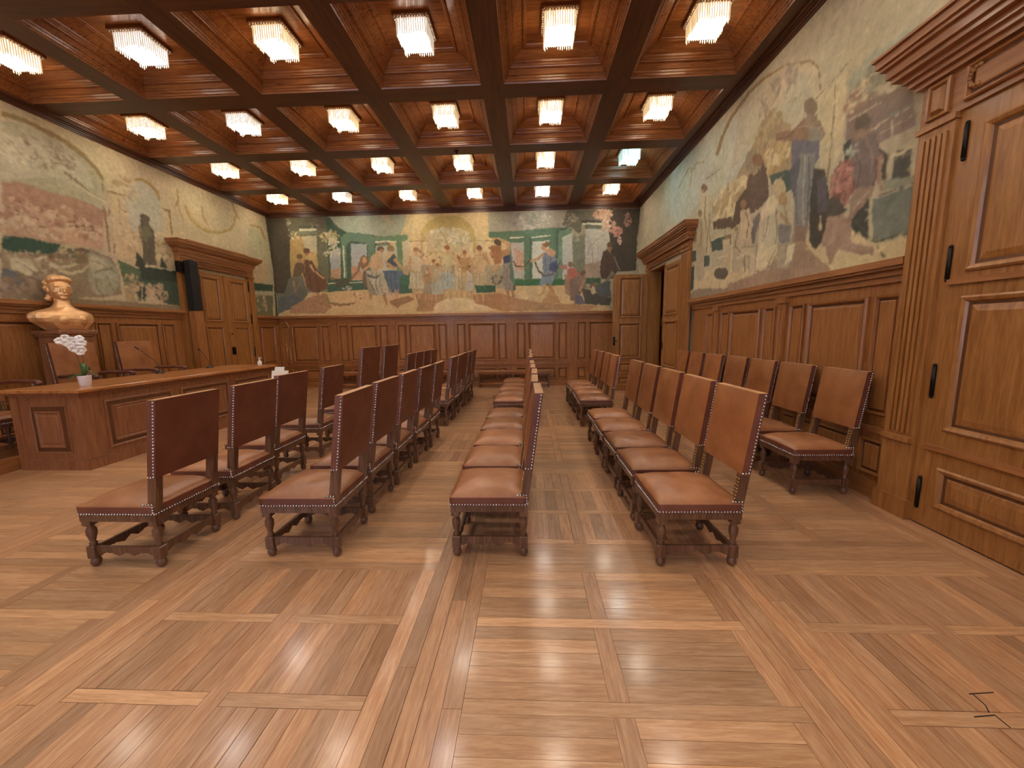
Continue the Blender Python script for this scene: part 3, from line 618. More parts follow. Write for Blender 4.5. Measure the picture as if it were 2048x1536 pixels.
MURAL_LEFT = """
1 184 167 135 529 525 1335 579 1264 106 481 182
1 195 180 142 552 484 942 515 1157 498 1128 303 770 347 674 424 600 475
1 169 162 132 549 461 570 468 599 468 637 464 660 449 672 423 670 398 656 300 527 302
1 178 171 144 547 443 597 453 646 443 658 409 609 409 537 378
1 141 123 80 550 468 573 471 598 468 625 463 648 453 663 442 672 427 677 431 668 447 652 460 629 470 602 475 576 478 552 475
1 141 123 80 673 428 669 410 673 411 676 429
1 165 130 106 537 374 557 383 592 381 637 383 667 376 658 310 527 304
1 179 148 122 532 341 566 356 608 349 663 348 657 307 527 302
2 4 184 155 128 151 112 90 196 178 148 140 102 80 590 339 72 25 150 5.0
2 2 198 185 156 169 138 112 560 314 49 13 60 4.0
2 3 156 138 114 183 171 144 140 120 96 600 433 50 25 90 4.0
2 2 203 195 166 176 168 140 557 417 21 15 34 3.0
1 110 76 60 620 345 622 346 622 341 619 341
1 110 76 60 632 344 635 344 634 340 631 340
1 110 76 60 544 336 546 336 546 333 543 333
1 110 76 60 554 356 557 356 556 352 554 352
1 110 76 60 564 354 566 354 566 350 564 350
1 110 76 60 596 352 599 352 598 348 596 348
1 110 76 60 644 343 648 343 647 339 644 339
1 110 76 60 621 339 624 339 623 335 620 335
1 124 104 80 600 422 612 430 622 430 631 439 631 440 622 432 612 432 600 423
1 124 104 80 616 417 632 410 652 399 676 390 677 391 653 400 634 412 617 419
1 201 184 154 622 406 652 396 678 390 679 392 653 398 623 408
1 138 106 76 666 377 667 348 666 306 669 307 671 350 669 379
1 138 106 76 675 372 672 368 669 384 667 382 670 366 676 370
1 138 106 76 680 332 674 306 676 306 682 332
1 138 106 76 678 384 674 370 676 370 680 384
1 198 178 138 684 408 696 407 693 302 678 304
1 194 174 136 698 393 711 389 708 299 693 302
1 140 116 76 679 411 714 414 715 416 680 414
1 140 116 76 695 406 691 301 692 302 696 407
1 140 116 76 696 385 707 384 708 386 697 386
1 140 116 76 710 378 714 334 716 335 711 379
1 180 176 154 717 434 744 452 769 445 778 423 775 363 780 350 713 353 707 398
1 162 138 78 730 447 743 453 759 450 771 441 776 428 781 432 776 446 763 456 746 459 730 452
2 3 196 185 150 165 142 104 179 154 128 714 428 22 21 50 5.0
2 2 179 156 120 201 187 152 713 335 17 25 34 5.0
2 3 192 172 132 157 134 99 210 195 156 768 333 20 33 44 6.0
1 140 116 76 780 412 798 412 800 416 782 416
1 140 116 76 794 413 793 364 797 366 798 415
1 92 86 70 731 374 748 378 756 364 751 298 726 291 728 335
1 90 80 64 751 384 749 380 746 376 742 373 737 372 734 372 731 375 731 379 732 383 736 387 740 390 744 392 748 391 751 388
1 76 70 58 741 388 740 386 739 384 736 383 734 382 732 382 731 384 731 385 732 388 733 390 736 391 738 392 740 391 741 390
1 106 107 80 732 366 747 372 750 354 736 340 729 349
1 140 118 88 725 366 725 342 738 339 740 342 729 344 730 368
1 31 70 56 527 302 596 304 595 283 524 280
1 195 189 160 523 277 548 279 549 280 523 279
1 140 123 102 523 278 580 285 597 299 635 305 670 297 677 276 678 234 646 226 582 220 515 220
1 90 96 100 520 255 534 253 545 242 531 226 515 223
1 154 138 110 523 274 555 278 578 278 549 258 530 259
1 122 106 82 551 264 580 269 582 259 553 250
1 86 86 70 597 299 622 302 637 303 624 288 597 284
2 2 191 174 142 138 122 100 605 296 12 11 24 3.0
2 4 167 153 124 108 94 74 141 124 98 181 167 140 575 271 61 16 110 4.0
1 156 151 126 634 298 660 295 677 278 676 252 660 230 633 230 626 260
1 168 164 140 632 271 672 275 674 260 637 257
1 119 114 88 638 266 668 278 667 280 638 268
1 139 124 102 586 273 632 285 628 256 602 250 586 259
2 3 143 124 102 164 143 116 118 102 78 557 233 51 13 80 5.0
1 51 73 58 679 294 712 286 794 291 794 221 752 224 727 256 689 254
1 76 98 72 679 294 699 290 719 279 710 256 683 250
1 44 58 46 716 317 726 305 728 286 710 289
1 44 58 46 766 317 775 297 769 278 755 285
1 38 54 44 718 290 805 295 801 271 717 266
1 196 191 158 728 292 797 292 798 294 728 294
1 108 106 88 730 242 729 241 728 240 727 239 726 239 725 240 724 240 724 242 725 243 726 244 727 244 728 244 729 244 730 243
1 176 164 130 727 234 726 233 725 232 724 231 723 231 722 231 722 232 722 233 722 234 723 235 724 236 725 236 726 236 727 235
1 108 106 88 721 227 721 226 720 225 719 225 718 225 717 225 716 226 716 227 717 228 718 229 719 230 720 230 721 229 721 228
1 176 164 130 715 225 715 224 714 223 713 222 712 222 711 222 710 223 710 224 710 225 711 226 712 227 713 227 714 227 715 226
1 108 106 88 710 226 709 225 708 224 707 224 706 224 705 224 705 225 704 226 705 227 706 228 707 228 708 229 709 228 709 227
1 176 164 130 706 232 706 231 705 230 704 229 703 229 702 230 701 230 701 231 702 233 702 233 703 234 704 234 705 234 706 233
1 108 106 88 706 240 705 239 704 238 703 237 702 237 701 237 701 238 701 239 701 240 702 241 703 242 704 242 705 242 706 241
1 176 164 130 708 248 708 247 707 246 706 245 705 245 704 246 704 246 703 247 704 248 705 249 706 250 707 250 708 250 708 249
1 108 106 88 714 254 713 253 712 252 711 252 710 251 709 252 709 253 708 254 709 255 710 256 711 256 712 256 713 256 713 255
1 176 164 130 720 257 719 256 718 255 717 254 716 254 715 255 715 255 715 256 715 258 716 258 717 259 718 259 719 259 720 258
1 108 106 88 726 256 725 254 724 254 723 253 722 253 721 253 720 254 720 255 721 256 722 257 723 258 724 258 725 258 725 257
1 176 164 130 729 250 729 249 728 248 727 247 726 247 725 248 724 248 724 250 724 251 725 252 726 252 727 252 728 252 729 251
1 44 58 52 725 242 723 236 719 231 715 228 711 227 707 230 706 234 705 240 707 246 710 250 715 253 719 254 722 252 724 247
1 176 164 130 705 239 725 241 725 242 705 240
1 176 164 130 716 254 712 227 714 227 718 255
2 3 192 166 132 176 149 122 141 120 96 700 258 16 16 40 4.0
2 2 192 166 132 176 149 122 746 244 22 20 50 5.0
1 132 118 92 515 222 798 221 796 209 514 213
1 168 148 110 683 248 698 244 703 223 684 224
1 164 141 88 819 454 818 426 826 402 829 404 821 428 823 455
1 164 141 88 877 448 878 426 891 407 895 409 882 428 881 450
1 179 171 134 1023 440 1098 494 1148 452 1111 202 1005 198
1 168 147 92 831 435 840 415 860 399 888 393 926 399 959 415 981 440 987 461 977 459 972 440 954 419 927 406 891 400 866 405 848 421 838 440
1 185 166 113 838 436 849 412 871 400 911 402 947 416 947 419 912 405 874 403 853 415 841 438
1 154 132 80 818 465 820 448 810 426 813 426 824 449 822 467
1 154 132 80 972 492 981 465 992 450 997 453 986 468 977 495
2 2 154 134 98 185 168 128 894 473 32 12 16 5.0
1 156 131 80 1032 447 1069 451 1084 422 1092 426 1075 456 1034 452
1 47 74 58 1020 298 1102 302 1098 282 1017 278
1 192 170 130 1029 358 1078 361 1074 305 1021 302
1 106 106 76 1015 265 1097 270 1088 212 1007 212
2 3 164 147 108 138 124 88 191 168 128 1042 247 32 24 26 6.0
1 70 68 47 1095 500 1168 521 1120 202 1102 202 1108 345
1 184 172 144 575 268 588 264 603 269 624 282 623 285 603 273 590 269 578 274
1 194 182 152 563 273 578 280 586 276 588 279 579 284 563 277
1 140 110 80 586 280 585 278 584 276 582 275 580 274 578 275 577 277 577 279 578 281 579 283 581 284 583 284 585 284 586 282
1 106 84 60 585 284 584 282 583 281 581 280 580 279 578 280 577 281 577 282 577 283 579 285 580 286 582 286 584 286 585 285
1 192 178 146 587 259 603 257 621 265 631 274 630 277 620 269 604 262 589 264
1 179 170 142 531 271 554 273 562 258 547 247 532 255
1 108 96 72 534 267 546 263 558 252 559 254 547 264 534 268
1 108 96 72 535 253 548 246 566 240 567 242 549 248 536 254
1 154 122 88 627 297 626 294 624 292 622 290 620 290 618 291 617 293 617 295 618 298 620 301 622 302 624 303 626 302 626 300
1 92 76 56 629 302 628 300 626 298 624 297 622 296 620 297 619 298 618 300 619 302 621 303 623 305 625 305 627 305 628 304
1 110 96 72 614 291 627 295 629 282 614 277
1 184 176 148 637 294 655 292 660 280 643 270 630 276
1 124 116 92 636 285 653 281 673 269 674 271 654 283 637 287
1 124 116 92 636 259 638 240 645 228 647 229 640 241 638 260
1 124 116 92 655 264 660 247 665 235 667 236 661 248 657 265
1 168 152 120 602 295 608 307 612 297 614 299 609 310 600 296
1 192 168 138 546 339 554 339 552 326 544 326
1 141 100 80 545 339 550 343 554 339
1 110 76 60 547 335 548 335 548 332 547 332
1 110 76 60 550 336 551 336 551 333 550 333
1 192 168 138 560 335 570 335 568 324 558 324
1 141 100 80 559 335 565 339 571 335
1 110 76 60 562 332 563 332 563 330 561 330
1 110 76 60 565 333 567 333 566 331 565 330
1 192 168 138 609 340 621 340 619 329 607 328
1 141 100 80 608 340 616 345 622 341
1 110 76 60 612 337 613 337 613 334 611 334
1 110 76 60 616 338 618 338 617 336 615 335
1 192 168 138 627 338 637 338 636 329 625 328
1 141 100 80 626 338 633 342 638 339
1 110 76 60 629 336 631 336 630 334 629 333
1 110 76 60 633 336 635 337 634 334 632 334
1 192 168 138 639 334 654 334 653 322 637 322
1 141 100 80 638 334 647 339 655 335
1 110 76 60 642 331 644 331 644 328 642 328
1 110 76 60 648 332 650 332 649 330 647 329
1 192 168 138 572 324 582 324 581 315 570 315
1 141 100 80 571 324 577 327 583 324
1 110 76 60 574 321 575 322 575 319 574 319
1 110 76 60 578 322 579 322 579 320 578 320
1 192 168 138 533 323 540 323 539 313 531 313
1 141 100 80 532 323 537 327 541 323
1 110 76 60 534 320 535 320 535 318 534 318
1 110 76 60 537 321 538 321 538 319 537 319
1 192 168 138 588 354 598 354 596 343 587 343
1 141 100 80 588 354 594 358 598 355
1 110 76 60 590 351 592 351 591 348 590 348
1 110 76 60 594 352 595 352 595 349 593 349
1 143 130 102 553 422 558 417 569 425 569 426 559 418 553 423
1 143 130 102 581 410 592 419 609 434 609 435 592 420 580 411
1 143 130 102 607 446 617 442 626 437 627 438 618 443 608 447
1 143 130 102 545 434 554 430 554 432 546 436
2 2 141 132 108 163 154 128 614 446 15 14 34 3.0
2 1 208 200 172 551 418 10 6 14 2.0
2 1 207 200 172 579 424 7 6 12 2.0"""
MURAL_RIGHT = """
1 179 170 142 1161 532 425 493 328 412 296 159 824 176 1128 214
1 181 181 162 887 489 653 486 544 447 557 408 600 370 738 384 805 363 876 388
1 189 177 146 684 487 548 479 494 457 448 420 432 379 426 316 443 323 449 368 499 422 575 452 639 473
1 180 173 146 613 486 530 470 469 430 454 378 485 386 582 404 626 396
1 140 116 80 672 433 658 455 631 470 589 478 546 475 503 461 471 443 457 423 453 404 450 403 454 422 470 445 505 464 549 479 594 484 638 476 667 461 683 439
1 156 138 102 777 424 773 450 751 455 723 445 724 448 754 458 778 452 782 426
1 140 124 92 714 412 656 410 657 411 715 414
1 196 183 146 441 395 431 399 427 324 432 306
1 200 187 152 431 399 418 403 414 332 424 315
1 134 112 74 431 398 431 353 431 304 429 304 429 352 430 397
1 124 102 68 456 398 443 400 413 408 414 409 444 401 457 399
1 176 166 140 419 404 338 387 328 308 347 316 366 332 413 352
1 158 160 140 416 391 389 399 345 390 339 345 376 353 410 358
2 3 154 152 132 179 174 152 134 130 110 390 375 20 14 60 6.0
2 3 140 124 108 154 138 120 192 180 154 368 351 28 13 90 5.0
2 2 143 136 120 181 166 140 527 446 37 19 80 7.0
1 135 118 108 413 364 348 350 341 314 358 314 385 316 410 327
1 205 191 156 413 352 375 349 376 350 414 353
1 205 191 156 383 332 344 331 344 332 384 334
1 184 169 138 373 323 344 323 344 324 374 324
2 3 203 189 152 160 138 112 140 112 96 402 368 14 12 50 4.0
1 70 74 68 357 302 342 299 340 275 358 275
1 184 174 146 364 330 360 305 363 276 362 275 359 304 362 329
1 202 191 156 361 298 342 298 343 300 362 300
1 109 117 106 374 268 336 268 332 228 369 232
1 69 68 58 368 269 336 269 336 270 369 270
1 69 68 58 337 269 334 229 333 229 336 268
1 74 73 64 367 229 334 230 335 231 368 231
1 138 140 120 364 282 335 274 335 269 366 272
1 52 60 52 395 261 377 270 373 226 394 236
1 159 140 108 602 386 541 426 495 390 489 341 532 348 578 314 674 328 667 348
2 4 192 171 128 143 124 92 169 148 104 208 192 150 518 367 30 17 90 7.0
2 3 192 177 134 162 140 102 211 198 156 628 348 54 27 110 10.0
2 2 143 127 96 167 147 111 542 406 26 21 60 7.0
1 68 84 80 532 350 489 340 479 316 496 316 525 336
1 90 70 56 680 334 617 325 615 308 673 319
1 63 80 72 792 307 735 300 732 280 790 285
1 63 80 72 681 303 618 299 616 280 674 283
1 53 74 64 798 273 743 272 742 231 794 230
1 63 80 72 707 283 684 280 684 264 702 264
1 201 194 160 791 304 734 302 736 304 793 307
1 201 194 160 680 303 618 300 619 302 682 305
1 141 120 96 783 342 732 332 730 314 780 323
1 197 180 142 735 253 579 262 470 258 392 247 369 229 331 226 329 210 545 206 719 214 739 236
1 158 134 112 614 225 518 233 479 257 471 270 445 239 413 213 546 208 620 211
1 157 132 116 426 242 395 261 392 236 367 225 367 218 407 232 417 219
1 163 138 120 440 259 425 270 404 269 408 243 427 239
1 143 127 108 796 218 721 229 612 217 620 209 781 211
1 185 173 144 735 396 700 386 679 284 695 281 730 290
1 162 134 98 708 395 709 392 711 391 715 391 720 393 724 395 727 399 728 402 728 404 725 406 721 406 717 404 712 401 710 398
1 108 90 68 708 398 708 396 711 396 716 396 720 398 725 401 728 403 730 406 729 408 726 408 722 408 717 406 712 403 709 400
1 175 162 136 742 355 717 350 699 246 710 241 734 245
1 160 132 98 723 358 724 355 725 353 728 353 731 354 734 356 736 359 737 362 737 365 735 366 732 367 729 366 726 364 724 361
1 124 106 80 723 361 723 359 725 358 728 358 732 359 735 361 737 364 738 366 738 368 736 369 733 369 729 368 726 366 724 364
1 185 171 140 641 296 620 292 608 239 617 235 639 239
1 162 134 98 624 296 625 295 626 294 629 294 631 295 634 296 636 298 636 299 636 301 634 302 632 302 629 301 627 300 625 298
1 140 116 84 624 298 624 297 626 297 629 297 632 298 635 299 637 300 637 302 637 302 635 303 632 303 629 302 627 301 625 300
1 90 83 72 619 241 621 237 627 234 635 234 645 235 655 238 662 243 665 248 663 252 657 254 648 255 638 253 628 250 622 246
1 181 169 144 612 299 593 295 581 241 590 237 609 241
1 162 134 98 597 300 598 298 599 297 601 297 603 298 606 299 607 301 608 302 608 304 606 305 604 305 602 304 600 303 598 301
1 154 128 82 597 302 597 300 599 300 601 300 604 301 606 302 608 303 609 305 608 306 607 306 604 306 602 305 599 304 598 303
1 85 96 108 598 296 582 284 587 266 597 270
1 180 166 138 599 329 568 322 551 244 565 241 596 248
1 169 140 104 575 328 576 326 578 325 582 325 586 326 589 329 592 331 593 334 592 336 590 337 587 336 583 335 579 333 576 331
1 179 148 104 575 331 576 329 578 329 582 329 586 331 590 333 593 335 594 337 594 338 591 338 587 338 583 337 579 335 576 332
1 189 177 147 596 273 553 266 548 232 562 234 565 258 586 258
1 91 74 60 571 390 551 383 535 349 529 323 543 316 571 312 619 305 608 342 583 353
1 143 132 104 550 372 551 366 556 362 563 362 572 366 581 372 588 381 591 389 590 396 584 400 576 399 567 395 559 388 552 380
1 122 92 66 547 375 548 371 551 370 556 370 562 372 568 376 572 381 574 386 573 389 569 391 564 390 558 388 553 384 549 379
1 107 102 98 564 304 545 311 540 271 560 272
1 183 172 144 544 304 529 323 512 323 500 307 493 289 505 259 518 231 549 234 556 265
1 192 182 156 526 300 515 302 508 267 524 260 537 270
1 191 174 136 496 322 497 317 500 314 504 314 510 316 516 320 520 325 522 331 521 336 518 339 513 339 507 337 502 333 498 328
1 168 138 100 491 308 492 304 494 302 497 302 501 303 505 306 508 310 510 314 509 317 507 319 503 320 499 318 496 315 493 312
1 179 166 140 494 302 481 295 476 272 497 280
1 169 140 108 506 295 483 272 478 274 501 296
1 167 154 132 505 261 477 259 470 244 480 228 501 230
1 127 124 122 505 283 481 275 479 257 502 259
1 138 108 88 490 384 472 388 448 373 438 356 447 349 493 372 520 386 524 396
1 104 100 114 493 374 447 354 445 335 456 328 479 337 488 328
1 130 128 126 476 351 452 343 450 294 453 266 476 273 481 317
1 86 85 96 492 342 474 347 479 301 488 328
1 125 108 88 454 388 454 385 457 383 461 383 466 386 470 390 474 395 476 400 475 404 472 406 468 405 463 403 458 398 455 393
1 144 124 106 468 389 455 382 449 370 471 381
1 139 131 120 462 375 445 366 443 350 464 360
1 63 58 52 452 326 435 318 426 289 425 270 430 243 439 238 449 250 453 283
1 85 80 88 446 313 432 310 428 276 440 277
1 183 168 136 436 273 435 258 432 258 434 272
1 139 116 104 476 273 453 267 455 250 472 255
2 4 124 79 72 154 106 96 106 68 64 168 124 108 408 298 18 20 110 5.0
1 74 70 63 428 287 413 282 401 268 414 266 427 270
1 63 68 64 414 334 404 335 401 318 410 315
2 2 138 148 136 176 180 164 400 322 9 6 24 4.0
1 116 104 98 403 335 378 327 369 307 371 294 375 279 393 282 401 306
1 147 128 108 395 284 374 281 374 272 389 262 398 262 400 275
1 160 134 112 407 265 412 248 420 220 415 218 405 244 400 261
1 143 120 104 390 271 402 259 397 255 384 266
1 64 63 56 374 317 364 300 363 282 367 283 369 300
1 154 124 104 376 305 372 285 368 274 364 273 368 284 370 303
1 100 89 76 384 336 386 333 390 333 394 334 398 337 401 341 402 345 402 349 400 351 396 351 392 350 388 347 386 343 384 339
1 138 116 96 399 340 387 333 387 326 401 333
1 76 74 72 392 256 373 235 355 215 354 216 372 235 390 256
1 139 122 104 400 233 368 217 367 219 400 234
1 138 122 98 546 304 549 284 550 236 548 236 547 283 543 304
1 138 122 98 527 301 528 282 541 264 539 263 526 281 525 300
1 138 122 98 513 302 508 277 510 252 522 234 520 233 508 251 506 276 511 301
1 138 122 98 501 307 491 288 492 273 490 272 489 288 499 307
1 138 122 98 552 234 529 229 512 235 498 252 499 253 514 236 530 230 552 235
1 138 122 98 588 271 552 266 553 268 588 272
1 138 122 98 566 258 563 234 561 234 564 257
1 138 122 98 577 260 574 236 571 236 574 259
1 138 122 98 600 302 605 277 588 265 586 266 602 277 598 302
1 138 122 98 546 310 558 305 571 312 572 311 557 303 544 309
1 138 124 98 736 369 721 336 723 303 719 302 717 335 732 368
1 138 124 98 694 352 693 322 682 294 678 293 689 321 690 350
1 138 124 98 713 385 712 352 697 313 699 286 695 285 693 312 708 351 709 384
1 208 196 162 529 322 518 322 508 310 515 299 532 300 541 298 545 308
1 202 189 156 541 274 524 258 505 259 519 238 536 232 549 240
1 210 200 168 483 253 472 252 474 234 486 231
1 207 195 162 652 269 625 268 615 283 614 242 608 241 610 283 629 271 655 272
1 207 195 162 597 258 565 260 552 250 550 252 566 262 599 261
1 122 100 80 704 396 705 393 707 392 710 392 714 393 718 396 720 399 722 402 721 404 719 406 716 406 712 404 708 402 705 399
1 138 108 80 619 296 620 294 622 293 624 293 627 294 630 295 632 297 633 299 633 301 631 302 628 302 625 301 622 300 620 298
1 140 110 82 579 329 580 326 582 325 585 324 589 326 593 328 596 331 597 335 596 337 594 339 590 339 586 338 583 335 580 332
1 192 176 144 594 326 572 321 560 297 567 277 590 286
1 119 102 80 581 320 571 300 576 283 573 282 569 300 578 319
1 90 76 64 573 375 574 350 584 325 582 324 571 349 571 374
1 90 76 64 556 368 556 343 567 320 564 319 554 342 554 367
1 90 76 64 540 362 540 338 550 314 548 314 538 337 538 361
1 92 90 102 482 352 481 326 472 274 470 273 479 325 480 351
1 168 164 156 468 346 466 311 462 271 460 270 464 310 466 345
1 90 90 100 462 343 457 308 456 268 454 268 455 307 460 343
1 107 85 70 491 384 502 382 523 390 523 388 500 379 488 381
1 154 136 120 480 381 451 367 443 356 441 357 451 369 480 384
1 94 82 74 399 325 392 302 393 285 391 285 390 302 398 324
1 138 122 112 388 327 380 310 379 292 377 292 378 310 386 326
1 94 82 74 376 305 373 290 376 281 374 280 372 289 375 305
1 184 166 140 394 265 387 272 377 276 378 277 388 273 395 266
2 3 185 180 160 138 140 132 167 170 160 398 322 7 5 16 2.0
2 3 168 108 96 108 60 56 192 140 124 410 302 14 15 46 3.0
1 143 130 104 833 441 788 460 758 448 758 449 791 463 837 443
1 143 130 104 547 468 528 441 538 434 536 433 526 440 546 468
1 143 130 104 570 461 544 437 548 426 546 425 542 436 569 462
1 143 130 104 516 438 504 420 489 416 489 417 503 420 515 437
1 200 188 156 413 352 375 349 376 350 413 353
1 200 188 156 413 359 376 357 377 357 413 359
1 200 188 156 412 365 377 364 378 365 413 366
1 200 188 156 412 371 378 371 379 372 413 372
1 200 188 156 412 377 379 378 380 379 412 378
1 140 138 128 366 336 345 333 345 331 366 333"""
# ---------------------------------------------------------------- wall shells
CX = [-6.577 + 1.747 * i for i in range(6)]; CY = [10.35 - 1.742 * j for j in range(8)]
mb = MB(); mb.box(XL - 0.25, YR, -0.012, XL - 0.02, YB + 0.2, ZB + 0.3); wall_left = tag(mb.build('wall_left', 'plaster'), kind='structure')
mb = MB(); mb.box(XL - 0.25, YB + 0.02, -0.012, XR + 0.3, YB + 0.25, ZB + 0.3); wall_back = tag(mb.build('wall_back', 'plaster'), kind='structure')
mb = MB(); RX = XR + 0.06
mb.box(RX, YR, -0.012, RX + 0.2, 9.0, 2.05); mb.box(RX, 10.0, -0.012, RX + 0.2, YB + 0.02, 2.05)
mb.box(XR + 0.01, YR, 2.05, RX + 0.2, 9.0, ZB + 0.3); mb.box(XR + 0.01, 10.0, 2.05, RX + 0.2, YB + 0.02, ZB + 0.3); mb.box(XR + 0.01, 9.0, 3.04, RX + 0.2, 10.0, ZB + 0.3)
wall_right = tag(mb.build('wall_right', 'plaster'), kind='structure')
WX = (-5.2, -2.1, 1.0); mb = MB()
xs = [XL - 0.25]
for x in WX: xs += [x - 0.75, x + 0.75]
xs.append(XR + 0.3)
for a, b in zip(xs[::2], xs[1::2]): mb.box(a, YR - 0.25, -0.012, b, YR, ZB + 0.3)
for x in WX: mb.box(x - 0.75, YR - 0.25, -0.012, x + 0.75, YR, 1.1); mb.box(x - 0.75, YR - 0.25, 4.1, x + 0.75, YR, ZB + 0.3)
wall_rear = tag(mb.build('wall_rear', 'plaster'), kind='structure')
for i, x in enumerate(WX):
    mb = MB()
    for a in (-0.75, -0.03, 0.69): mb.box(x + a, YR - 0.2, 1.1, x + a + 0.06, YR - 0.1, 4.1)
    for z in (1.1, 2.1, 3.1, 4.02): mb.box(x - 0.75, YR - 0.19, z, x + 0.75, YR - 0.11, z + 0.06)
    tag(mb.build('window_%d' % (i + 1), 'oak'), kind='structure')
mb = MB()
for b in ((RX + 0.2, 8.2, 0, RX + 1.6, 8.3, 3.2), (RX + 0.2, 10.7, 0, RX + 1.6, 10.8, 3.2), (RX + 1.5, 8.3, 0, RX + 1.6, 10.7, 3.2), (RX + 0.2, 8.3, 3.1, RX + 1.5, 10.7, 3.2), (RX, 8.2, -0.02, RX + 1.6, 10.8, -0.004)): mb.box(*b)
tag(mb.build('wall_corridor', 'desk'), kind='structure')
mb = MB(); mb.box(XR - .005, 8.995, 0, RX + .2, 9.02, 3.05); mb.box(XR - .005, 9.98, 0, RX + .2, 10.005, 3.05); mb.box(XR - .005, 9.02, 3.02, RX + .2, 9.98, 3.05); tag(mb.build('trim_7', 'door'), kind='structure')

# ---------------------------------------------------------------- wainscot
PP = [(0, 0), (0, 0.024), (0.010, 0.040), (0.024, 0.036), (0.036, 0.012), (0.040, 0.002), (0.056, 0.002), (0.060, 0.010), (0.085, 0.024), (0.09, 0.024)]
PN = [(0, 0), (0, 0.020), (0.010, 0.030), (0.020, 0.026), (0.030, 0.002), (0.048, 0.002), (0.050, 0.012), (0.06, 0.016)]
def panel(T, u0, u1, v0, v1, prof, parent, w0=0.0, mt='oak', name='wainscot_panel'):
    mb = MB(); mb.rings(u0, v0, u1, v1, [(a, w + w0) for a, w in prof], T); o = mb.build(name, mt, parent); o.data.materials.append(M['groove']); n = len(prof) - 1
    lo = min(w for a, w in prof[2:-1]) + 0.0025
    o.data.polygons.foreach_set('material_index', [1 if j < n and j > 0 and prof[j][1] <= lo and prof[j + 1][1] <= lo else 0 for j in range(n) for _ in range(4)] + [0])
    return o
def pilaster_strip(T, u, parent, w0=0.0, hw=0.075):
    mb = MB(); slab(mb, T, u - hw, u + hw, 0.66, 1.93, w0, w0 + 0.028); slab(mb, T, u - hw - 0.02, u + hw + 0.02, 1.86, 1.93, w0, w0 + 0.05)
    slab(mb, T, u - hw, u + hw, 0.14, 0.60, w0, w0 + 0.028); mb.rings(u - hw + 0.03, 0.72, u + hw - 0.03, 1.80, [(0, w0 + 0.028), (0.002, w0 + 0.036), (0.012, w0 + 0.036), (0.016, w0 + 0.030)], T)
    mb.build('pilaster_strip', 'oak', parent)
def bay(T, uc, half, parent, w0=0.0, lo=None, hi=None):
    k = half / 0.8725
    for a, b, pr in ((-0.40, 0.40, PP), (-0.73, -0.47, PN), (0.47, 0.73, PN)):
        u0, u1 = uc + a * k, uc + b * k
        if lo is not None and u0 < lo or hi is not None and u1 > hi: continue
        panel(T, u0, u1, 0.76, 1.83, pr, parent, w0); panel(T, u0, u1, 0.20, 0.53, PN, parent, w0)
def wainscot(T, side, parent, runs, bays, pil, w0=0.0):
    mh = 'rail_oak'
    rail = 'oakh' if side == 'back' else 'oaky'
    for i, (a, b) in enumerate(runs):
        mb = MB(); slab(mb, T, a, b, 0, 2.05, w0 - 0.04, w0); mb.build('wainscot_board', 'oak', parent)
        mb = MB(); slab(mb, T, a, b, 2.06, 2.12, w0 - 0.03, w0 + 0.125); slab(mb, T, a, b, 2.035, 2.06, w0 - 0.03, w0 + 0.10); slab(mb, T, a, b, 1.985, 2.035, w0 - 0.03, w0 + 0.055); slab(mb, T, a, b, 1.93, 1.985, w0, w0 + 0.03)
        mb.build('chair_rail', rail, parent)
        mb = MB(); slab(mb, T, a, b, 0.60, 0.645, w0, w0 + 0.035); slab(mb, T, a, b, 0.645, 0.66, w0, w0 + 0.05); mb.build('sub_rail', rail, parent)
    for uc, half, lo, hi in bays: bay(T, uc, half, parent, w0, lo, hi)
    for u in pil: pilaster_strip(T, u, parent, w0)
for i_ in (4, 5, 6): tag(thing('trim_%d' % i_), kind='structure')
wc_back, wc_left, wc_right = (bpy.data.objects['trim_%d' % i_] for i_ in (4, 5, 6))
wainscot(TB, 'back', wc_back, [(XL, XR)], [(x, 0.8725, None, None) for x in CX], [x + 0.8735 for x in CX[:-1]] + [-7.32])
wainscot(TL, 'left', wc_left, [(YR, 7.93), (10.10, YB)], [(7.0 - 1.745 * i, 0.8725, None, None) for i in range(6)], [6.13 - 1.745 * i for i in range(5)])
panel(TL, 10.3, 10.9, 0.76, 1.83, PP, wc_left)
wainscot(TR, 'right', wc_right, [(3.32, 7.54), (10.26, YB)], [(4.10, 0.825, None, None), (5.75, 0.825, None, None), (7.40, 0.825, None, 7.45)], [4.93, 6.58], -0.055)
for i, (nm, T, runs, w0, mt) in enumerate((('baseboard_back', TB, [(XL, XR)], 0, 'oakh'), ('baseboard_left', TL, [(YR, 7.93), (10.10, YB)], 0, 'oaky'), ('baseboard_right', TR, [(3.32, 7.52), (10.28, YB)], -0.055, 'oaky'))):
    mb = MB()
    for a, b in runs: slab(mb, T, a, b, 0, 0.12, w0, w0 + 0.05); slab(mb, T, a, b, 0.12, 0.15, w0, w0 + 0.032)
    tag(mb.build(nm, mt), kind='structure')

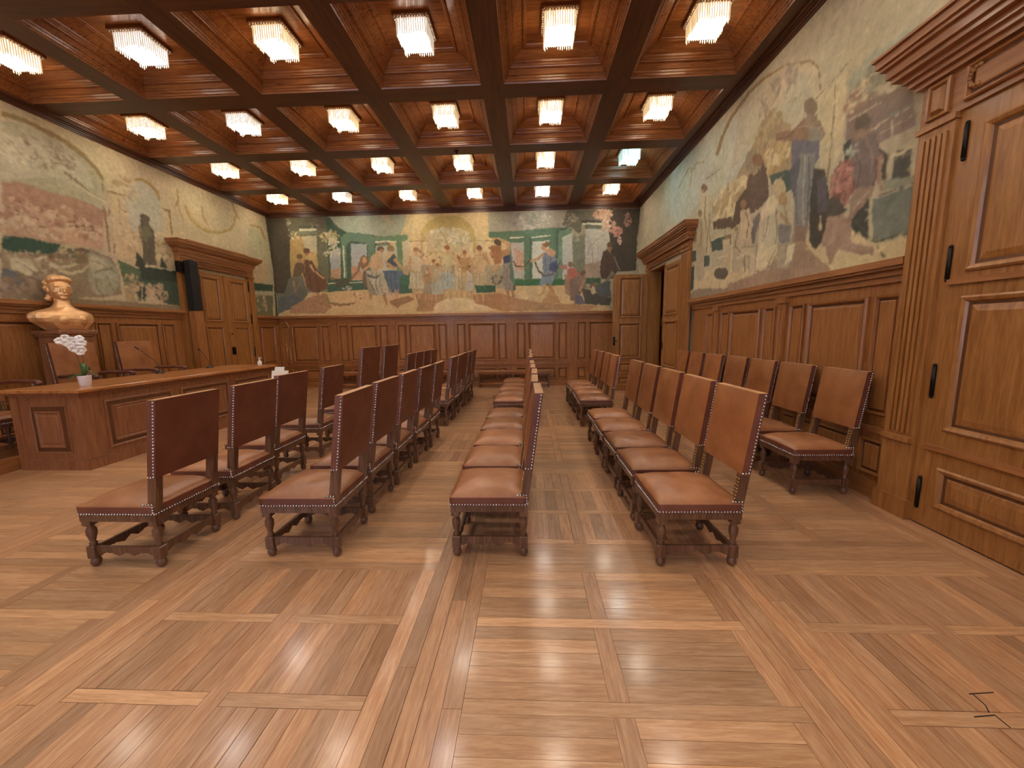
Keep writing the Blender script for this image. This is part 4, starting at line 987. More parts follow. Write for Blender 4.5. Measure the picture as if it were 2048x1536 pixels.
# ---------------------------------------------------------------- painted canvases
def rgbl(c): return tuple((v / 255.0 / 12.92) if v < 10.3 else ((v / 255.0 + 0.055) / 1.055) ** 2.4 for v in c)
def raster(u0, u1, v0, v1, step, data, seed):
    rs = np.random.RandomState(seed); nu = int(round((u1 - u0) / step)) + 1; nv = int(round((v1 - v0) / step)) + 1
    U, V = np.meshgrid(np.linspace(u0, u1, nu) * 100, np.linspace(v0, v1, nv) * 100)
    def field(cell, amp):
        a = rs.randn(int((v1 - v0) / cell) + 4, int((u1 - u0) / cell) + 4) * amp
        y = (V / 100 - v0) / cell; x = (U / 100 - u0) / cell; yi = y.astype(int); xi = x.astype(int); fy = y - yi; fx = x - xi
        fy = fy * fy * (3 - 2 * fy); fx = fx * fx * (3 - 2 * fx)
        return (a[yi, xi] * (1 - fx) + a[yi, xi + 1] * fx) * (1 - fy) + (a[yi + 1, xi] * (1 - fx) + a[yi + 1, xi + 1] * fx) * fy
    PU = U + field(0.10, 0.7) + field(0.03, 0.35); PV = V + field(0.10, 0.7) + field(0.03, 0.35)
    img = np.ones((nv, nu, 3), 'f') * np.array(lin('a79c80')[:3], 'f')
    s = step * 100
    def fill(pts, col, al=1.0):
        xs = [p[0] for p in pts]; ys = [p[1] for p in pts]
        i0 = max(0, int((min(xs) - u0 * 100 - 5) / s)); i1 = min(nu, int((max(xs) - u0 * 100 + 6) / s) + 1); j0 = max(0, int((min(ys) - v0 * 100 - 5) / s)); j1 = min(nv, int((max(ys) - v0 * 100 + 6) / s) + 1)
        if i1 <= i0 or j1 <= j0: return
        X = PU[j0:j1, i0:i1]; Y = PV[j0:j1, i0:i1]; ins = np.zeros(X.shape, bool); n = len(pts)
        for a in range(n):
            x1, y1 = pts[a]; x2, y2 = pts[(a + 1) % n]
            if y1 == y2: continue
            c = ((y1 > Y) != (y2 > Y)) & (X < (x2 - x1) * (Y - y1) / (y2 - y1) + x1); ins ^= c
        sub = img[j0:j1, i0:i1]; c = np.array(col[:3], 'f'); v = 1 + rs.uniform(-0.04, 0.04)
        sub[ins] = sub[ins] * (1 - al) + c * al * v
    for ln in data.strip().split('\n'):
        p = [float(q) for q in ln.split()]
        if p[0] == 1: fill(list(zip(p[4::2], p[5::2])), rgbl(p[1:4]))
        else:
            nc = int(p[1]); cs = [rgbl(p[2 + 3 * i:5 + 3 * i]) for i in range(nc)]; cx, cy, rx, ry, n, sz = p[2 + 3 * nc:]
            for i in range(int(n)):
                a = rs.uniform(0, 2 * PI); r = math.sqrt(rs.rand()); x = cx + rx * r * math.cos(a); y = cy + ry * r * math.sin(a); t = rs.uniform(0, PI); q = sz * rs.uniform(0.5, 1.3); e = rs.uniform(0.35, 0.8)
                pts = []
                for j in range(7):
                    b = 2 * PI * j / 7; dx, dy = q * math.cos(b), q * e * math.sin(b); pts.append((x + dx * math.cos(t) - dy * math.sin(t), y + dx * math.sin(t) + dy * math.cos(t)))
                fill(pts, cs[rs.randint(len(cs))], 0.72)
    for _ in range(6500):
        cx, cy = rs.uniform(u0, u1) * 100, rs.uniform(v0, v1) * 100; c = img[min(nv - 1, int((cy / 100 - v0) / step)), min(nu - 1, int((cx / 100 - u0) / step))] * rs.uniform(0.80, 1.24) * np.array([1 + rs.uniform(-.05, .05), 1, 1 + rs.uniform(-.08, .08)])
        t = rs.choice([rs.normal(PI / 2, .5), rs.uniform(0, PI)]); q = rs.uniform(1.5, 5.5); e = rs.uniform(.6, 1.4); ct, st = math.cos(t), math.sin(t)
        fill([(cx + a * ct - b * st, cy + a * st + b * ct) for a, b in ((-q, -e * .4), (-q * .3, -e), (q * .6, -e * .8), (q, 0), (q * .4, e), (-q * .5, e * .7))], c, 0.42)
    img = img * 1.02 + np.array([0.36, 0.33, 0.25], 'f') * 0.10
    img *= (1 + field(0.25, 0.05) + field(0.06, 0.035))[..., None]; img *= (1 + np.stack([field(0.5, 0.02), field(0.5, 0.015), field(0.5, 0.03)], -1))
    pad = np.pad(img, ((1, 1), (1, 1), (0, 0)), 'edge'); img = (pad[:-2, 1:-1] + pad[2:, 1:-1] + pad[1:-1, :-2] + pad[1:-1, 2:] + 3 * img) / 7
    return U / 100, V / 100, np.clip(img, 0, 1), nu, nv
m, nt, b = mat('painted_canvas'); L_ = nt.links.new
at = N(nt, 'ShaderNodeAttribute', attribute_name='paint'); tc = N(nt, 'ShaderNodeTexCoord'); n = N(nt, 'ShaderNodeTexNoise'); n.inputs['Scale'].default_value = 14; n.inputs['Detail'].default_value = 8; n.inputs['Roughness'].default_value = 0.7; L_(tc.outputs['Object'], n.inputs['Vector'])
mr = N(nt, 'ShaderNodeMapRange'); mr.inputs[1].default_value = 0.3; mr.inputs[2].default_value = 0.7; mr.inputs[3].default_value = 0.80; mr.inputs[4].default_value = 1.16; L_(n.outputs[0], mr.inputs[0])
vm = N(nt, 'ShaderNodeVectorMath', operation='SCALE'); L_(at.outputs['Color'], vm.inputs[0]); L_(mr.outputs[0], vm.inputs['Scale']); L_(vm.outputs[0], b.inputs['Base Color']); b.inputs['Roughness'].default_value = 0.75
b.inputs['Specular IOR Level'].default_value = 0.25
M['canvas'] = m
def mural(T, u0, u1, v0, v1, step, data, seed, label, hole=None):
    U, V, img, nu, nv = raster(u0, u1, v0, v1, step, data, seed)
    w = 0.012; P0 = np.array(T(0, 0, w)); du = np.array(T(1, 0, w)) - P0; dv = np.array(T(0, 1, w)) - P0
    co = P0 + U[..., None] * du + V[..., None] * dv; idx = np.arange(nu * nv).reshape(nv, nu)
    f = np.stack([idx[:-1, :-1], idx[:-1, 1:], idx[1:, 1:], idx[1:, :-1]], -1).reshape(-1, 4)
    if hole:
        uu = U.reshape(-1)[f].mean(1); vv = V.reshape(-1)[f].mean(1); f = f[~((uu > hole[0]) & (uu < hole[1]) & (vv < hole[2]))]
    nrm = np.array(T(0, 0, 1)) - np.array(T(0, 0, 0)); back = co.reshape(-1, 3)[[0, nu - 1, nu * nv - 1, nu * (nv - 1)]] - nrm * 0.010
    me = bpy.data.meshes.new('mural'); k = nu * nv
    me.vertices.add(k + 4); me.vertices.foreach_set('co', np.vstack([co.reshape(-1, 3), back]).astype('f').ravel())
    F = f if hole else np.vstack([f, [[k, k + 3, k + 2, k + 1]]]); me.loops.add(len(F) * 4); me.loops.foreach_set('vertex_index', F.ravel().astype('i')); me.polygons.add(len(F)); me.polygons.foreach_set('loop_start', np.arange(len(F), dtype='i') * 4)
    me.update(calc_edges=True); me.validate()
    a = me.attributes.new('paint', 'FLOAT_COLOR', 'POINT'); cc = np.ones((k + 4, 4), 'f'); cc[:k, :3] = img.reshape(-1, 3); a.data.foreach_set('color', cc.ravel())
    me.materials.append(M['canvas']); tag(link('mural', me), label, 'mural')
mural(TB, XL + 0.01, XR - 0.01, 2.12, ZM, 0.0135, MURAL_BACK, 3, 'painted mural on the far wall with a crowd of children under a yellow arch')
mural(TL, 3.6, YB - 0.02, 2.12, ZM, 0.0155, MURAL_LEFT, 4, 'painted mural on the left wall with a rosy hillside town and reclining white figures')
mural(TR, 2.6, YB - 0.02, 2.12, ZM, 0.0125, MURAL_RIGHT, 5, 'painted mural on the right wall with a tall blue-robed figure and a flower seller', (7.8, 10.15, 3.14))

# ---------------------------------------------------------------- doors
def leaf(T, u0, u1, w0, parent, panels, hinge_u=None, z1=3.0, hinges=(0.26, 1.14, 2.0, 2.83), t=0.045, mt='door'):
    mb = MB(); slab(mb, T, u0, u1, 0.012, z1, w0, w0 + t); lf = mb.build('door_leaf', mt, parent)
    for a, b, c, d in panels:
        PD = [(0, t), (0, t + 0.016), (0.014, t + 0.026), (0.035, t + 0.018), (0.045, t + 0.002), (0.065, t - 0.0), (0.075, t + 0.004), (0.11, t + 0.012), (0.115, t + 0.012)]
        panel(T, a, b, c, d, PD, lf, w0, mt, 'door_panel')
    if hinge_u is not None:
        for z in hinges:
            mb = MB(); mb.tube([T(hinge_u, z - 0.11, w0 + t + 0.008), T(hinge_u, z + 0.11, w0 + t + 0.008)], 0.014, 8); mb.ball(T(hinge_u, z + 0.12, w0 + t + 0.008), 0.013); mb.ball(T(hinge_u, z - 0.12, w0 + t + 0.008), 0.013); mb.build('hinge', 'iron', lf)
    return lf
def cornice(T, a, b, z0, parent, big=1.0, w0=0.0, mt='oaky'):
    mb = MB()
    for dz0, dz1, o in ((0, 0.05, 0.13), (0.05, 0.08, 0.15), (0.08, 0.14, 0.165), (0.14, 0.165, 0.20), (0.165, 0.20, 0.235), (0.20, 0.225, 0.265), (0.225, 0.275, 0.285), (0.275, 0.295, 0.30)):
        h = (o - 0.13) * 1.0; slab(mb, T, a - h, b + h, z0 + dz0, z0 + dz1, w0, w0 + o * big)
    slab(mb, T, a + 0.22, b - 0.22, z0 + 0.295, z0 + 0.355, w0, w0 + 0.15 * big)
    mb.build('cornice', mt, parent)
def surround(T, a, b, oa, ob, ztop, w, parent, mt='door', zc=3.27, flute=True):
    """side pilasters a..oa and ob..b, frieze ztop..zc"""
    for p, q in ((a, oa), (ob, b)):
        mb = MB(); slab(mb, T, p, q, 0.0, ztop + 0.06, 0, w); slab(mb, T, p - 0.015, q + 0.015, 0, 0.16, 0, w + 0.02); slab(mb, T, p - 0.012, q + 0.012, ztop + 0.02, ztop + 0.06, 0, w + 0.02)
        st = mb.build('pilaster', mt, parent)
        if flute:
            mb = MB(); n = 5; ww = (q - p - 0.06) / n
            for i in range(n): u = p + 0.03 + ww * (i + 0.5); slab(mb, T, u - ww * 0.30, u + ww * 0.30, 0.70, ztop - 0.04, w, w + 0.014)
            slab(mb, T, p + 0.01, q - 0.01, 0.63, 0.67, w, w + 0.035); mb.build('fluting', mt, st)
    mb = MB(); slab(mb, T, a, b, ztop + 0.06, zc, 0, w); fr = mb.build('frieze', 'oaky', parent)
    panel(T, oa + 0.05, ob - 0.05, ztop + 0.10, zc - 0.04, PN, fr, w, 'oaky', 'frieze_panel')
    for p, q in ((a, oa), (ob, b)): panel(T, p + 0.05, q - 0.05, ztop + 0.09, zc - 0.035, [(0, 0), (0, 0.02), (0.02, 0.024), (0.03, 0.004), (0.05, 0.03)], fr, w, mt, 'corner_block')
def lock(T, u, z, w, parent, hw=0.05, hh=0.08):
    mb = MB(); slab(mb, T, u - hw, u + hw, z - hh, z + hh, w, w + 0.03); mb.ball(T(u, z, w + 0.05), 0.022, 10, 6); mb.build('lock_case', 'iron', parent)
# left wall double door
d1 = tag(thing('door_1'), kind='structure')
surround(TL, 7.93, 10.10, 8.33, 9.93, 3.03, 0.11, d1, 'door', 3.27, False); cornice(TL, 7.93, 10.10, 3.27, d1)
l1 = leaf(TL, 8.34, 9.13, 0.03, d1, [(8.44, 8.95, 1.90, 2.92), (8.44, 8.95, 0.72, 1.80), (8.44, 8.95, 0.18, 0.60)], 8.345)
l2 = leaf(TL, 9.15, 9.92, 0.03, d1, [(9.27, 9.80, 1.90, 2.92), (9.27, 9.80, 0.72, 1.80), (9.27, 9.80, 0.18, 0.60)], 9.915)
mb = MB(); slab(mb, TL, 9.08, 9.15, 0.02, 3.0, 0.075, 0.10); mb.build('meeting_stile', 'door', l1); lock(TL, 9.17, 1.20, 0.08, l2, 0.055, 0.09)
mb = MB(); mb.ball(TL(9.17, 1.62, 0.10), 0.02); mb.build('bell_push', 'iron', l2)
# right wall far door, its far leaf swung open into the room
d2 = tag(thing('door_2'), kind='structure')
surround(TR, 7.55, 10.26, 7.98, 10.02, 3.04, 0.05, d2, 'door', 3.24, True); cornice(TR, 7.50, 10.30, 3.24, d2, 0.9)
leaf(TR, 7.99, 9.0, -0.03, d2, [(8.12, 8.86, 1.88, 2.92), (8.12, 8.86, 0.74, 1.76), (8.12, 8.86, 0.18, 0.62)], 8.0, 2.98)
mb = MB(); slab(mb, TR, 8.94, 9.0, 1.66, 1.86, 0.015, 0.04); mb.build('door_bolt', 'brass', d2); mb = MB(); slab(mb, TR, 8.86, 8.95, 1.12, 1.28, 0.015, 0.035); mb.build('lock_plate', 'iron', d2)
def TS(u, v, wv): return (XR - 0.07 - u, 10.03 - wv, v)      # swung leaf: u runs from the hinge into the room
sl = leaf(TS, 0.0, 0.86, 0.0, d2, [(0.14, 0.72, 1.88, 2.90), (0.14, 0.72, 0.84, 1.76), (0.14, 0.72, 0.45, 0.74), (0.14, 0.72, 0.14, 0.38)], None, 2.96)
mb = MB(); slab(mb, TS, 0.80, 0.85, 1.18, 1.40, 0.045, 0.075); mb.tube([TS(0.82, 1.29, 0.075), TS(0.82, 1.29, 0.12), TS(0.74, 1.29, 0.12)], 0.01); mb.build('door_handle', 'iron', sl)
# right wall near door with fluted pilaster
d3 = tag(thing('door_3'), kind='structure')
surround(TR, 0.42, 3.31, 0.68, 3.05, 2.99, 0.07, d3, 'door', 3.36, True)
l1 = leaf(TR, 1.88, 3.05, 0.0, d3, [(2.02, 2.87, 1.93, 2.90), (2.02, 2.87, 0.78, 1.76), (2.02, 2.87, 0.19, 0.50)], 2.985, 3.05)
leaf(TR, 0.70, 1.86, 0.0, d3, [(0.86, 1.72, 1.93, 2.90), (0.86, 1.72, 0.78, 1.76), (0.86, 1.72, 0.19, 0.50)], 0.74, 3.05)
mb = MB(); slab(mb, TR, 1.92, 2.97, 0.62, 0.66, 0.045, 0.075); slab(mb, TR, 1.92, 2.97, 1.845, 1.885, 0.045, 0.07); mb.build('cross_rail', 'oaky', l1)
mb = MB()
for i in range(9): a = math.radians(-100 + i * 25); mb.ball(TR(2.93 + 0.05 * math.cos(a), 3.22 + 0.06 * math.sin(a), 0.085), 0.016, 8, 5)
mb.build('scroll_ornament', 'door', d3)
mb = MB()
for z0, z1, o, h in ((3.34, 3.38, 0.11, 0.03), (3.38, 3.42, 0.14, 0.06), (3.42, 3.46, 0.17, 0.09), (3.46, 3.50, 0.215, 0.13), (3.50, 3.57, 0.24, 0.155), (3.57, 3.60, 0.27, 0.18), (3.60, 3.66, 0.29, 0.20), (3.66, 3.68, 0.31, 0.22)): slab(mb, TR, 0.42 - h, 3.31 + h, z0, z1, 0, o)
mb.build('cornice', 'oaky', d3)

# ---------------------------------------------------------------- ceiling
mb = MB(); mb.box(XL - 0.25, YR - 0.2, 5.32, XR + 0.3, YB + 0.25, 5.5); ceiling = tag(mb.build('ceiling', 'ceil'), kind='structure')
CP = [(.712, 5.00), (.705, 5.018), (.69, 5.022), (.686, 5.045), (.672, 5.048), (.668, 5.07), (.65, 5.074), (.648, 5.14), (.61, 5.142), (.606, 5.152), (.592, 5.156), (.588, 5.178), (.574, 5.182), (.568, 5.205), (.55, 5.208), (.44, 5.262), (.436, 5.250), (.415, 5.250), (.41, 5.268), (.395, 5.272), (.39, 5.282)]
mb = MB(); mb.rings(-.712, -.712, .712, .712, [(.712 - h, z) for h, z in CP], lambda u, v, wv: (u, v, wv)); cme = mb.mesh('coffer'); cme.materials.append(M['ceil'])
for x in CX:
    for y in CY: link('coffer', cme, ceiling, (x, y, 0))
xe = [XL - 0.05] + [v for x in CX for v in (x - .712, x + .712)] + [XR + 0.05]
for a, b in zip(xe[::2], xe[1::2]):
    mb = MB(); mb.box(a, YR, ZB, b, YB + 0.02, 5.33); mb.build('beam', 'ceil_y', ceiling)
ye = sorted([YR] + [v for y in CY for v in (y - .712, y + .712)] + [YB + 0.03])
for a, b in zip(ye[::2], ye[1::2]):
    if b - a < 0.02: continue
    for x in CX:
        mb = MB(); mb.box(x - .712, a, ZB + 0.0005, x + .712, b, 5.33); mb.build('cross_beam', 'ceil_x', ceiling)
for nm, T, a, b, mt in (('trim_1', TB, XL, XR, 'ceil_x'), ('trim_2', TL, YR, YB, 'ceil_y'), ('trim_3', TR, YR, YB, 'ceil_y')):
    mb = MB()
    for z0, z1, o in ((4.89, 4.915, 0.03), (4.915, 4.945, 0.045), (4.945, 4.965, 0.07), (4.965, 5.005, 0.10)): slab(mb, T, a, b, z0, z1, 0, o)
    tag(mb.build(nm, mt), kind='structure')

# ---------------------------------------------------------------- ceiling lamps
def square_path(h, n):
    for s in range(4):
        for i in range(n):
            t = -h + 2 * h * (i + 0.5) / n; yield [(t, -h), (h, t), (-t, h), (-h, -t)][s], s
lm = {}
mb = MB(); mb.box(-.215, -.215, -.035, .215, .215, 0); mb.box(-.19, -.19, -.05, .19, .19, -.035); lm['mounting_plate'] = (mb.mesh('mounting_plate'), 'bronze')
mb = MB()
for (x, y), s in square_path(.203, 12): mb.ball((x, y, -.040), .0155, 6, 4)
lm['bead_border'] = (mb.mesh('bead_border'), 'bead')
mb = MB(); mb.box(-.155, -.155, -.205, .155, .155, -.197); lm['diffuser'] = (mb.mesh('diffuser'), '')
mb = MB()
for a, b, c, d in ((-.17, -.17, .17, -.163), (-.17, .163, .17, .17), (-.17, -.163, -.163, .163), (.163, -.163, .17, .163)): mb.box(a, b, -.195, c, d, -.05)
lm['glass_side'] = (mb.mesh('glass_side'), 'side')
mb = MB(); rr = random.Random(3)
for (x, y), s in square_path(.178, 13):
    L0 = -.225 - rr.uniform(0, .02) if (int((x + y) * 100) % 3) else -.205
    mb.tube([(x, y, -.05), (x, y, L0 + .015), (x, y, L0)], .010, 5, .004)
lm['glass_fringe'] = (mb.mesh('glass_fringe'), 'fringe')
def fringe_mat(nm, col, k):
    m, nt, b = mat(nm); b.inputs['Base Color'].default_value = (0.30, 0.26, 0.20, 1); b.inputs['Roughness'].default_value = 0.15; b.inputs['Emission Color'].default_value = lin(col); b.inputs['Emission Strength'].default_value = k
    m.cycles.emission_sampling = 'NONE'; return m
M['warmfringe'] = fringe_mat('lamp_fringe_warm', 'ffd6a0', 0.50); M['coolfringe'] = fringe_mat('lamp_fringe_white', 'f2dcc4', 0.48); M['bluefringe'] = fringe_mat('lamp_fringe_daylight', 'c8f2f0', 0.6)
lampmesh = {}
for kind in ('warm', 'cool', 'blue'):
    for k, (me, s) in lm.items():
        if s in ('bronze', 'bead'): 
            if kind == 'warm': me.materials.append(M[s])
            lampmesh[kind, k] = me
        else:
            c = me.copy(); c.materials.append(M[kind + s]); lampmesh[kind, k] = c
ORD = ['leftmost', 'second from the left', 'third from the left', 'third from the right', 'second from the right', 'rightmost']
ROWN = ['farthest row', 'second farthest row', 'third farthest row', 'nearest row in view']
def lamp(x, y, kind, label, group):
    t = tag(thing('ceiling_lamp', (x, y, 5.282)), label, 'ceiling lamp', group)
    for k in ('mounting_plate', 'bead_border', 'diffuser', 'glass_side', 'glass_fringe'):
        o = link(k, lampmesh[kind, k], t)
        if k in ('bead_border', 'glass_fringe'): o['kind'] = 'stuff'
for j, y in enumerate(CY):
    for i, x in enumerate(CX):
        kind = 'blue' if (j, i) == (1, 5) else 'cool' if (j, i) in ((0, 1), (0, 4), (2, 1), (3, 3), (3, 1)) else 'warm'
        look = {'blue': 'bluish', 'cool': 'white', 'warm': 'warm'}[kind]
        if j < 4: lamp(x, y, kind, '%s glass-fringed square ceiling lamp, %s, %s' % (look, ORD[i], ROWN[j]), 'ceiling lamps in the coffers')
        else: lamp(x, y, 'warm', 'glass-fringed square ceiling lamp above the frame, %s, %s' % (ORD[i], ['row just above the picture', 'second row above the picture', 'row straight over the camera', 'row beside the window wall'][j - 4]), 'ceiling lamps overhead, out of the picture')
t = tag(thing('ceiling_sensor', (-1.33, 7.75, 5.0)), 'small dark round sensor on a ceiling beam crossing', 'sensor')
mb = MB(); mb.lathe([(.03, -.012), (.045, 0)], n=14); mb.build('base', 'iron', t); mb = MB(); mb.lathe([(.012, -.05), (.018, -.035), (.01, -.012)], n=10); mb.build('nozzle', 'iron', t)
# ---------------------------------------------------------------- studded leather chairs (seat looks towards -x)
SLOT = {}
def side_slot(me, mt, test):
    SLOT[me.name] = mt; me.polygons.foreach_set('material_index', [int(test(p)) for p in me.polygons])
def chair_meshes(W=0.52, D=0.53, zs=0.45, zt=1.155, zb=0.635, lean=0.11, arms=False):
    h, d = W / 2, D / 2; out = []
    k0 = lambda z: 0 if z < 0.36 else lean * (z - 0.36) / (zt - 0.36)
    def legm(sx, sy):
        mb = MB(); x, y = sx * (d - 0.031), sy * (h - 0.031)
        mb.lathe([(.010, 0), (.024, .010), (.031, .033), (.026, .055), (.017, .067)], x, y, 12)
        mb.bbox(x - .028, y - .028, .066, x + .028, y + .028, .152, .004)
        top = zs - 0.148
        mb.lathe([(.025, .152), (.017, .160), (.024, .168), (.015, .178), (.020, .20), (.029, .235), (.029, top - .035), (.017, top - .014), (.024, top - .006), (.02, top)], x, y, 12)
        mb.bbox(x - .029, y - .029, top, x + .029, y + .029, zs - 0.06, .004)
        if sx > 0:
            v = []
            for z in (zs - 0.06, zb + 0.05):
                o = k0(z); v += [(x - .026 + o, y - .025, z), (x + .03 + o, y - .025, z), (x + .03 + o, y + .025, z), (x - .026 + o, y + .025, z)]
            mb.add(v, [(0, 1, 5, 4), (1, 2, 6, 5), (2, 3, 7, 6), (3, 0, 4, 7), (4, 5, 6, 7)])
        elif arms:
            mb.lathe([(.024, zs - .06), (.026, zs + .04), (.016, zs + .06), (.022, zs + .10), (.030, zs + .2), (.018, zs + .30), (.024, zs + .33), (.02, zs + .40)], x, y, 12)
        return mb
    for sx, sy in ((-1, -1), (-1, 1), (1, -1), (1, 1)): out.append(('leg', legm(sx, sy).mesh('leg'), 'chairwood', []))
    def scallop(L, T):
        mb = MB(); n = 24; top = []; bot = []
        for i in range(n + 1):
            t = i / n; u = -L / 2 + L * t; q = abs(t - 0.5) * 2
            z = .086 + (0.014 * math.cos(q * 3 * PI) * (1 if 0.08 < q < 0.8 else 0) + (0.020 if q < 0.08 else 0)) + (.012 if 0.3 < q < 0.55 else 0)
            bot.append(z if q < 0.85 else .08)
            top.append(.142)
        v = []
        for s_ in (-.011, .011):
            for i in range(n + 1): u = -L / 2 + L * i / n; v += [T(u, s_, top[i]), T(u, s_, bot[i])]
        f = []; o = (n + 1) * 2
        for i in range(n):
            a = i * 2; f += [(a, a + 2, a + 3, a + 1), (o + a, o + a + 1, o + a + 3, o + a + 2), (a, o + a, o + a + 2, a + 2), (a + 1, a + 3, o + a + 3, o + a + 1)]
        mb.add(v, f); return mb
    for s_ in (-1, 1):
        out.append(('stretcher', scallop(D - .118, lambda u, a, z, s_=s_: (u, s_ * (h - .034) + a, z)).mesh('stretcher'), 'chairwood', []))
        out.append(('stretcher', scallop(W - .118, lambda u, a, z, s_=s_: (s_ * (d - .034) + a, u, z)).mesh('stretcher'), 'chairwood', []))
    mb = MB()
    for a, b, c, e in ((-d, -h, d, -h + .024), (-d, h - .024, d, h), (-d, -h + .024, -d + .024, h - .024), (d - .024, -h + .024, d, h - .024)): mb.box(a, b, zs - .115, c, e, zs - .06)
    out.append(('seat_frame', mb.mesh('seat_frame'), 'chairwood', []))
    # seat cushion
    mb = MB(); n = 14; v = []; f = []
    for j in range(n + 1):
        for i in range(n + 1):
            a, b = -1 + 2 * i / n, -1 + 2 * j / n
            cr = (1 - abs(a) ** 3.2) * (1 - abs(b) ** 3.2); z = zs - .004 + 0.058 * cr ** 0.75
            z += 0.004 * math.sin(7 * a + 3) * math.sin(5 * b + 1) * cr - 0.010 * math.exp(-((a - 0.15) ** 2 + b * b) * 3)
            v.append((a * (d + .002), b * (h + .002), z))
    for j in range(n):
        for i in range(n): q = j * (n + 1) + i; f.append((q, q + 1, q + n + 2, q + n + 1))
    loop = list(range(n + 1)) + [(n + 1) * (j + 1) + n for j in range(n)] + [(n + 1) * n + i for i in range(n - 1, -1, -1)] + [(n + 1) * j for j in range(n - 1, 0, -1)]
    base = len(v)
    for q in loop: x, y, z = v[q]; v.append((x * 1.004, y * 1.004, zs - 0.012))
    for q in loop: x, y, z = v[q]; v.append((x, y, zs - .068))
    k = len(loop)
    for r in range(k): f.append((loop[r], loop[(r + 1) % k], base + (r + 1) % k, base + r)); f.append((base + r, base + (r + 1) % k, base + k + (r + 1) % k, base + k + r))
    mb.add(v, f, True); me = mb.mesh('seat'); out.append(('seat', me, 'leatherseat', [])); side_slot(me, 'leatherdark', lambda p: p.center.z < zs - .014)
    # backrest
    mb = MB(); ny, nz = 12, 12; v = []; f = []; hb = h - .004; xr = d - .031
    def xo(z): return xr + k0(z)
    for side in (-1, 1):
        for j in range(nz + 1):
            for i in range(ny + 1):
                a, b = -1 + 2 * i / ny, -1 + 2 * j / nz; z = zb + (zt - zb) * (b + 1) / 2; cr = (1 - abs(a) ** 4) * (1 - abs(b) ** 4)
                x = xo(z) + (-.026 - .020 * cr if side < 0 else .030 + .004 * cr)
                v.append((x, a * hb, z))
    o = (ny + 1) * (nz + 1)
    for j in range(nz):
        for i in range(ny): q = j * (ny + 1) + i; f += [(q, q + 1, q + ny + 2, q + ny + 1), (o + q, o + q + ny + 1, o + q + ny + 2, o + q + 1)]
    mb.add(v, f, True)
    lp = list(range(ny + 1)) + [(ny + 1) * (j + 1) + ny for j in range(nz)] + [(ny + 1) * nz + i for i in range(ny - 1, -1, -1)] + [(ny + 1) * j for j in range(nz - 1, 0, -1)]
    mb.add([v[q] for q in lp] + [v[o + q] for q in lp], [(r, (r + 1) % len(lp), len(lp) + (r + 1) % len(lp), len(lp) + r) for r in range(len(lp))])
    nb = MB()
    def nail(x, y, z, r=.0074): nb.ball((x, y, z), r, 6, 4)
    z = zb + .01
    while z < zt - .008:
        for s_ in (-1, 1): nail(xo(z) + .018, s_ * (hb + .001), z, .0082)
        z += .0215
    for i in range(3):
        for s_ in (-1, 1): nail(xo(zb) - .018 + i * .018, s_ * (hb + .001), zb + .006)
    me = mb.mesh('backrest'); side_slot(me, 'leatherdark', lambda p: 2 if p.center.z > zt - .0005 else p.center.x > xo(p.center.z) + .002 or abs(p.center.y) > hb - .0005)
    out.append(('backrest', me, 'leather', [('nail_border', nb.mesh('nail_border'), 'nail')]))
    nb = MB(); p = .0195; zz = zs - .061
    for i in range(int(D / p) + 1):
        x = -d + .005 + i * p
        for s_ in (-1, 1): nail(x, s_ * (h + .004), zz)
    for i in range(int(W / p) + 1):
        y = -h + .005 + i * p
        for s_ in (-1, 1): nail(s_ * (d + .004), y, zz)
    for i in range(4):
        for s_ in (-1, 1): nail(d - .008 - i * p, s_ * (h + .003), zs + .006); 
    for i in range(3):
        for s_ in (-1, 1): nail(d - .006, s_ * (h + .004), zz + .018 * (i + .6))
    out.append(('seat_nails', nb.mesh('seat_nails'), 'nail', []))
    nb = MB()
    for s_ in (-1, 1):
        for i in range(7):
            z = zs + .02 + i * (zb - zs - .03) / 7
            for q in (-1, 1): nb.ball((xo(z) - .028, s_ * (h - .031) + q * .012, z), .0055, 6, 4)
    out.append(('post_tacks', nb.mesh('post_tacks'), 'gilt', []))
    if arms:
        for s_ in (-1, 1):
            mb = MB(); y = s_ * (h - .031); za = zs + .40
            mb.tube([(xo(za) - .02, y, za - .01), (0.05, y, za + .006), (-d + .09, y, za + .004), (-d - .01, y, za + .002), (-d - .05, y, za - .012)], .026, 10)
            mb.ball((-d - .05, y, za - .016), .034, 10, 7); out.append(('armrest', mb.mesh('armrest'), 'leatherdark', []))
    return out
def make_proto(parts):
    for i, p in enumerate(parts):
        idx = [q.material_index for q in p[1].polygons]
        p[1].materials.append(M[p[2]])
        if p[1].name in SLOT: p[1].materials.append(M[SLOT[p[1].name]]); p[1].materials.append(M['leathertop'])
        p[1].polygons.foreach_set('material_index', idx)
        for q in p[3]: q[1].materials.append(M[q[2]])
    return parts
def place(parts, loc, rz, name, label, cat, group):
    t = tag(thing(name, loc, rz), label, cat, group)
    for nm, me, mt, sub in parts:
        o = link(nm, me, t)
        if nm in ('seat_nails', 'post_tacks'): o['kind'] = 'stuff'
        for a, b, c in sub: link(a, b, o)['kind'] = 'stuff'
    return t
std = make_proto(chair_meshes()); tall = make_proto(chair_meshes(0.66, 0.55, 0.47, 1.36, 0.66, 0.13)); arm = make_proto(chair_meshes(0.58, 0.52, 0.47, 1.345, 0.62, 0.10, True))
TH = ['nearest', 'second nearest', 'third nearest', 'fourth nearest', 'fifth nearest', 'sixth nearest', 'farthest']
rj = random.Random(11)
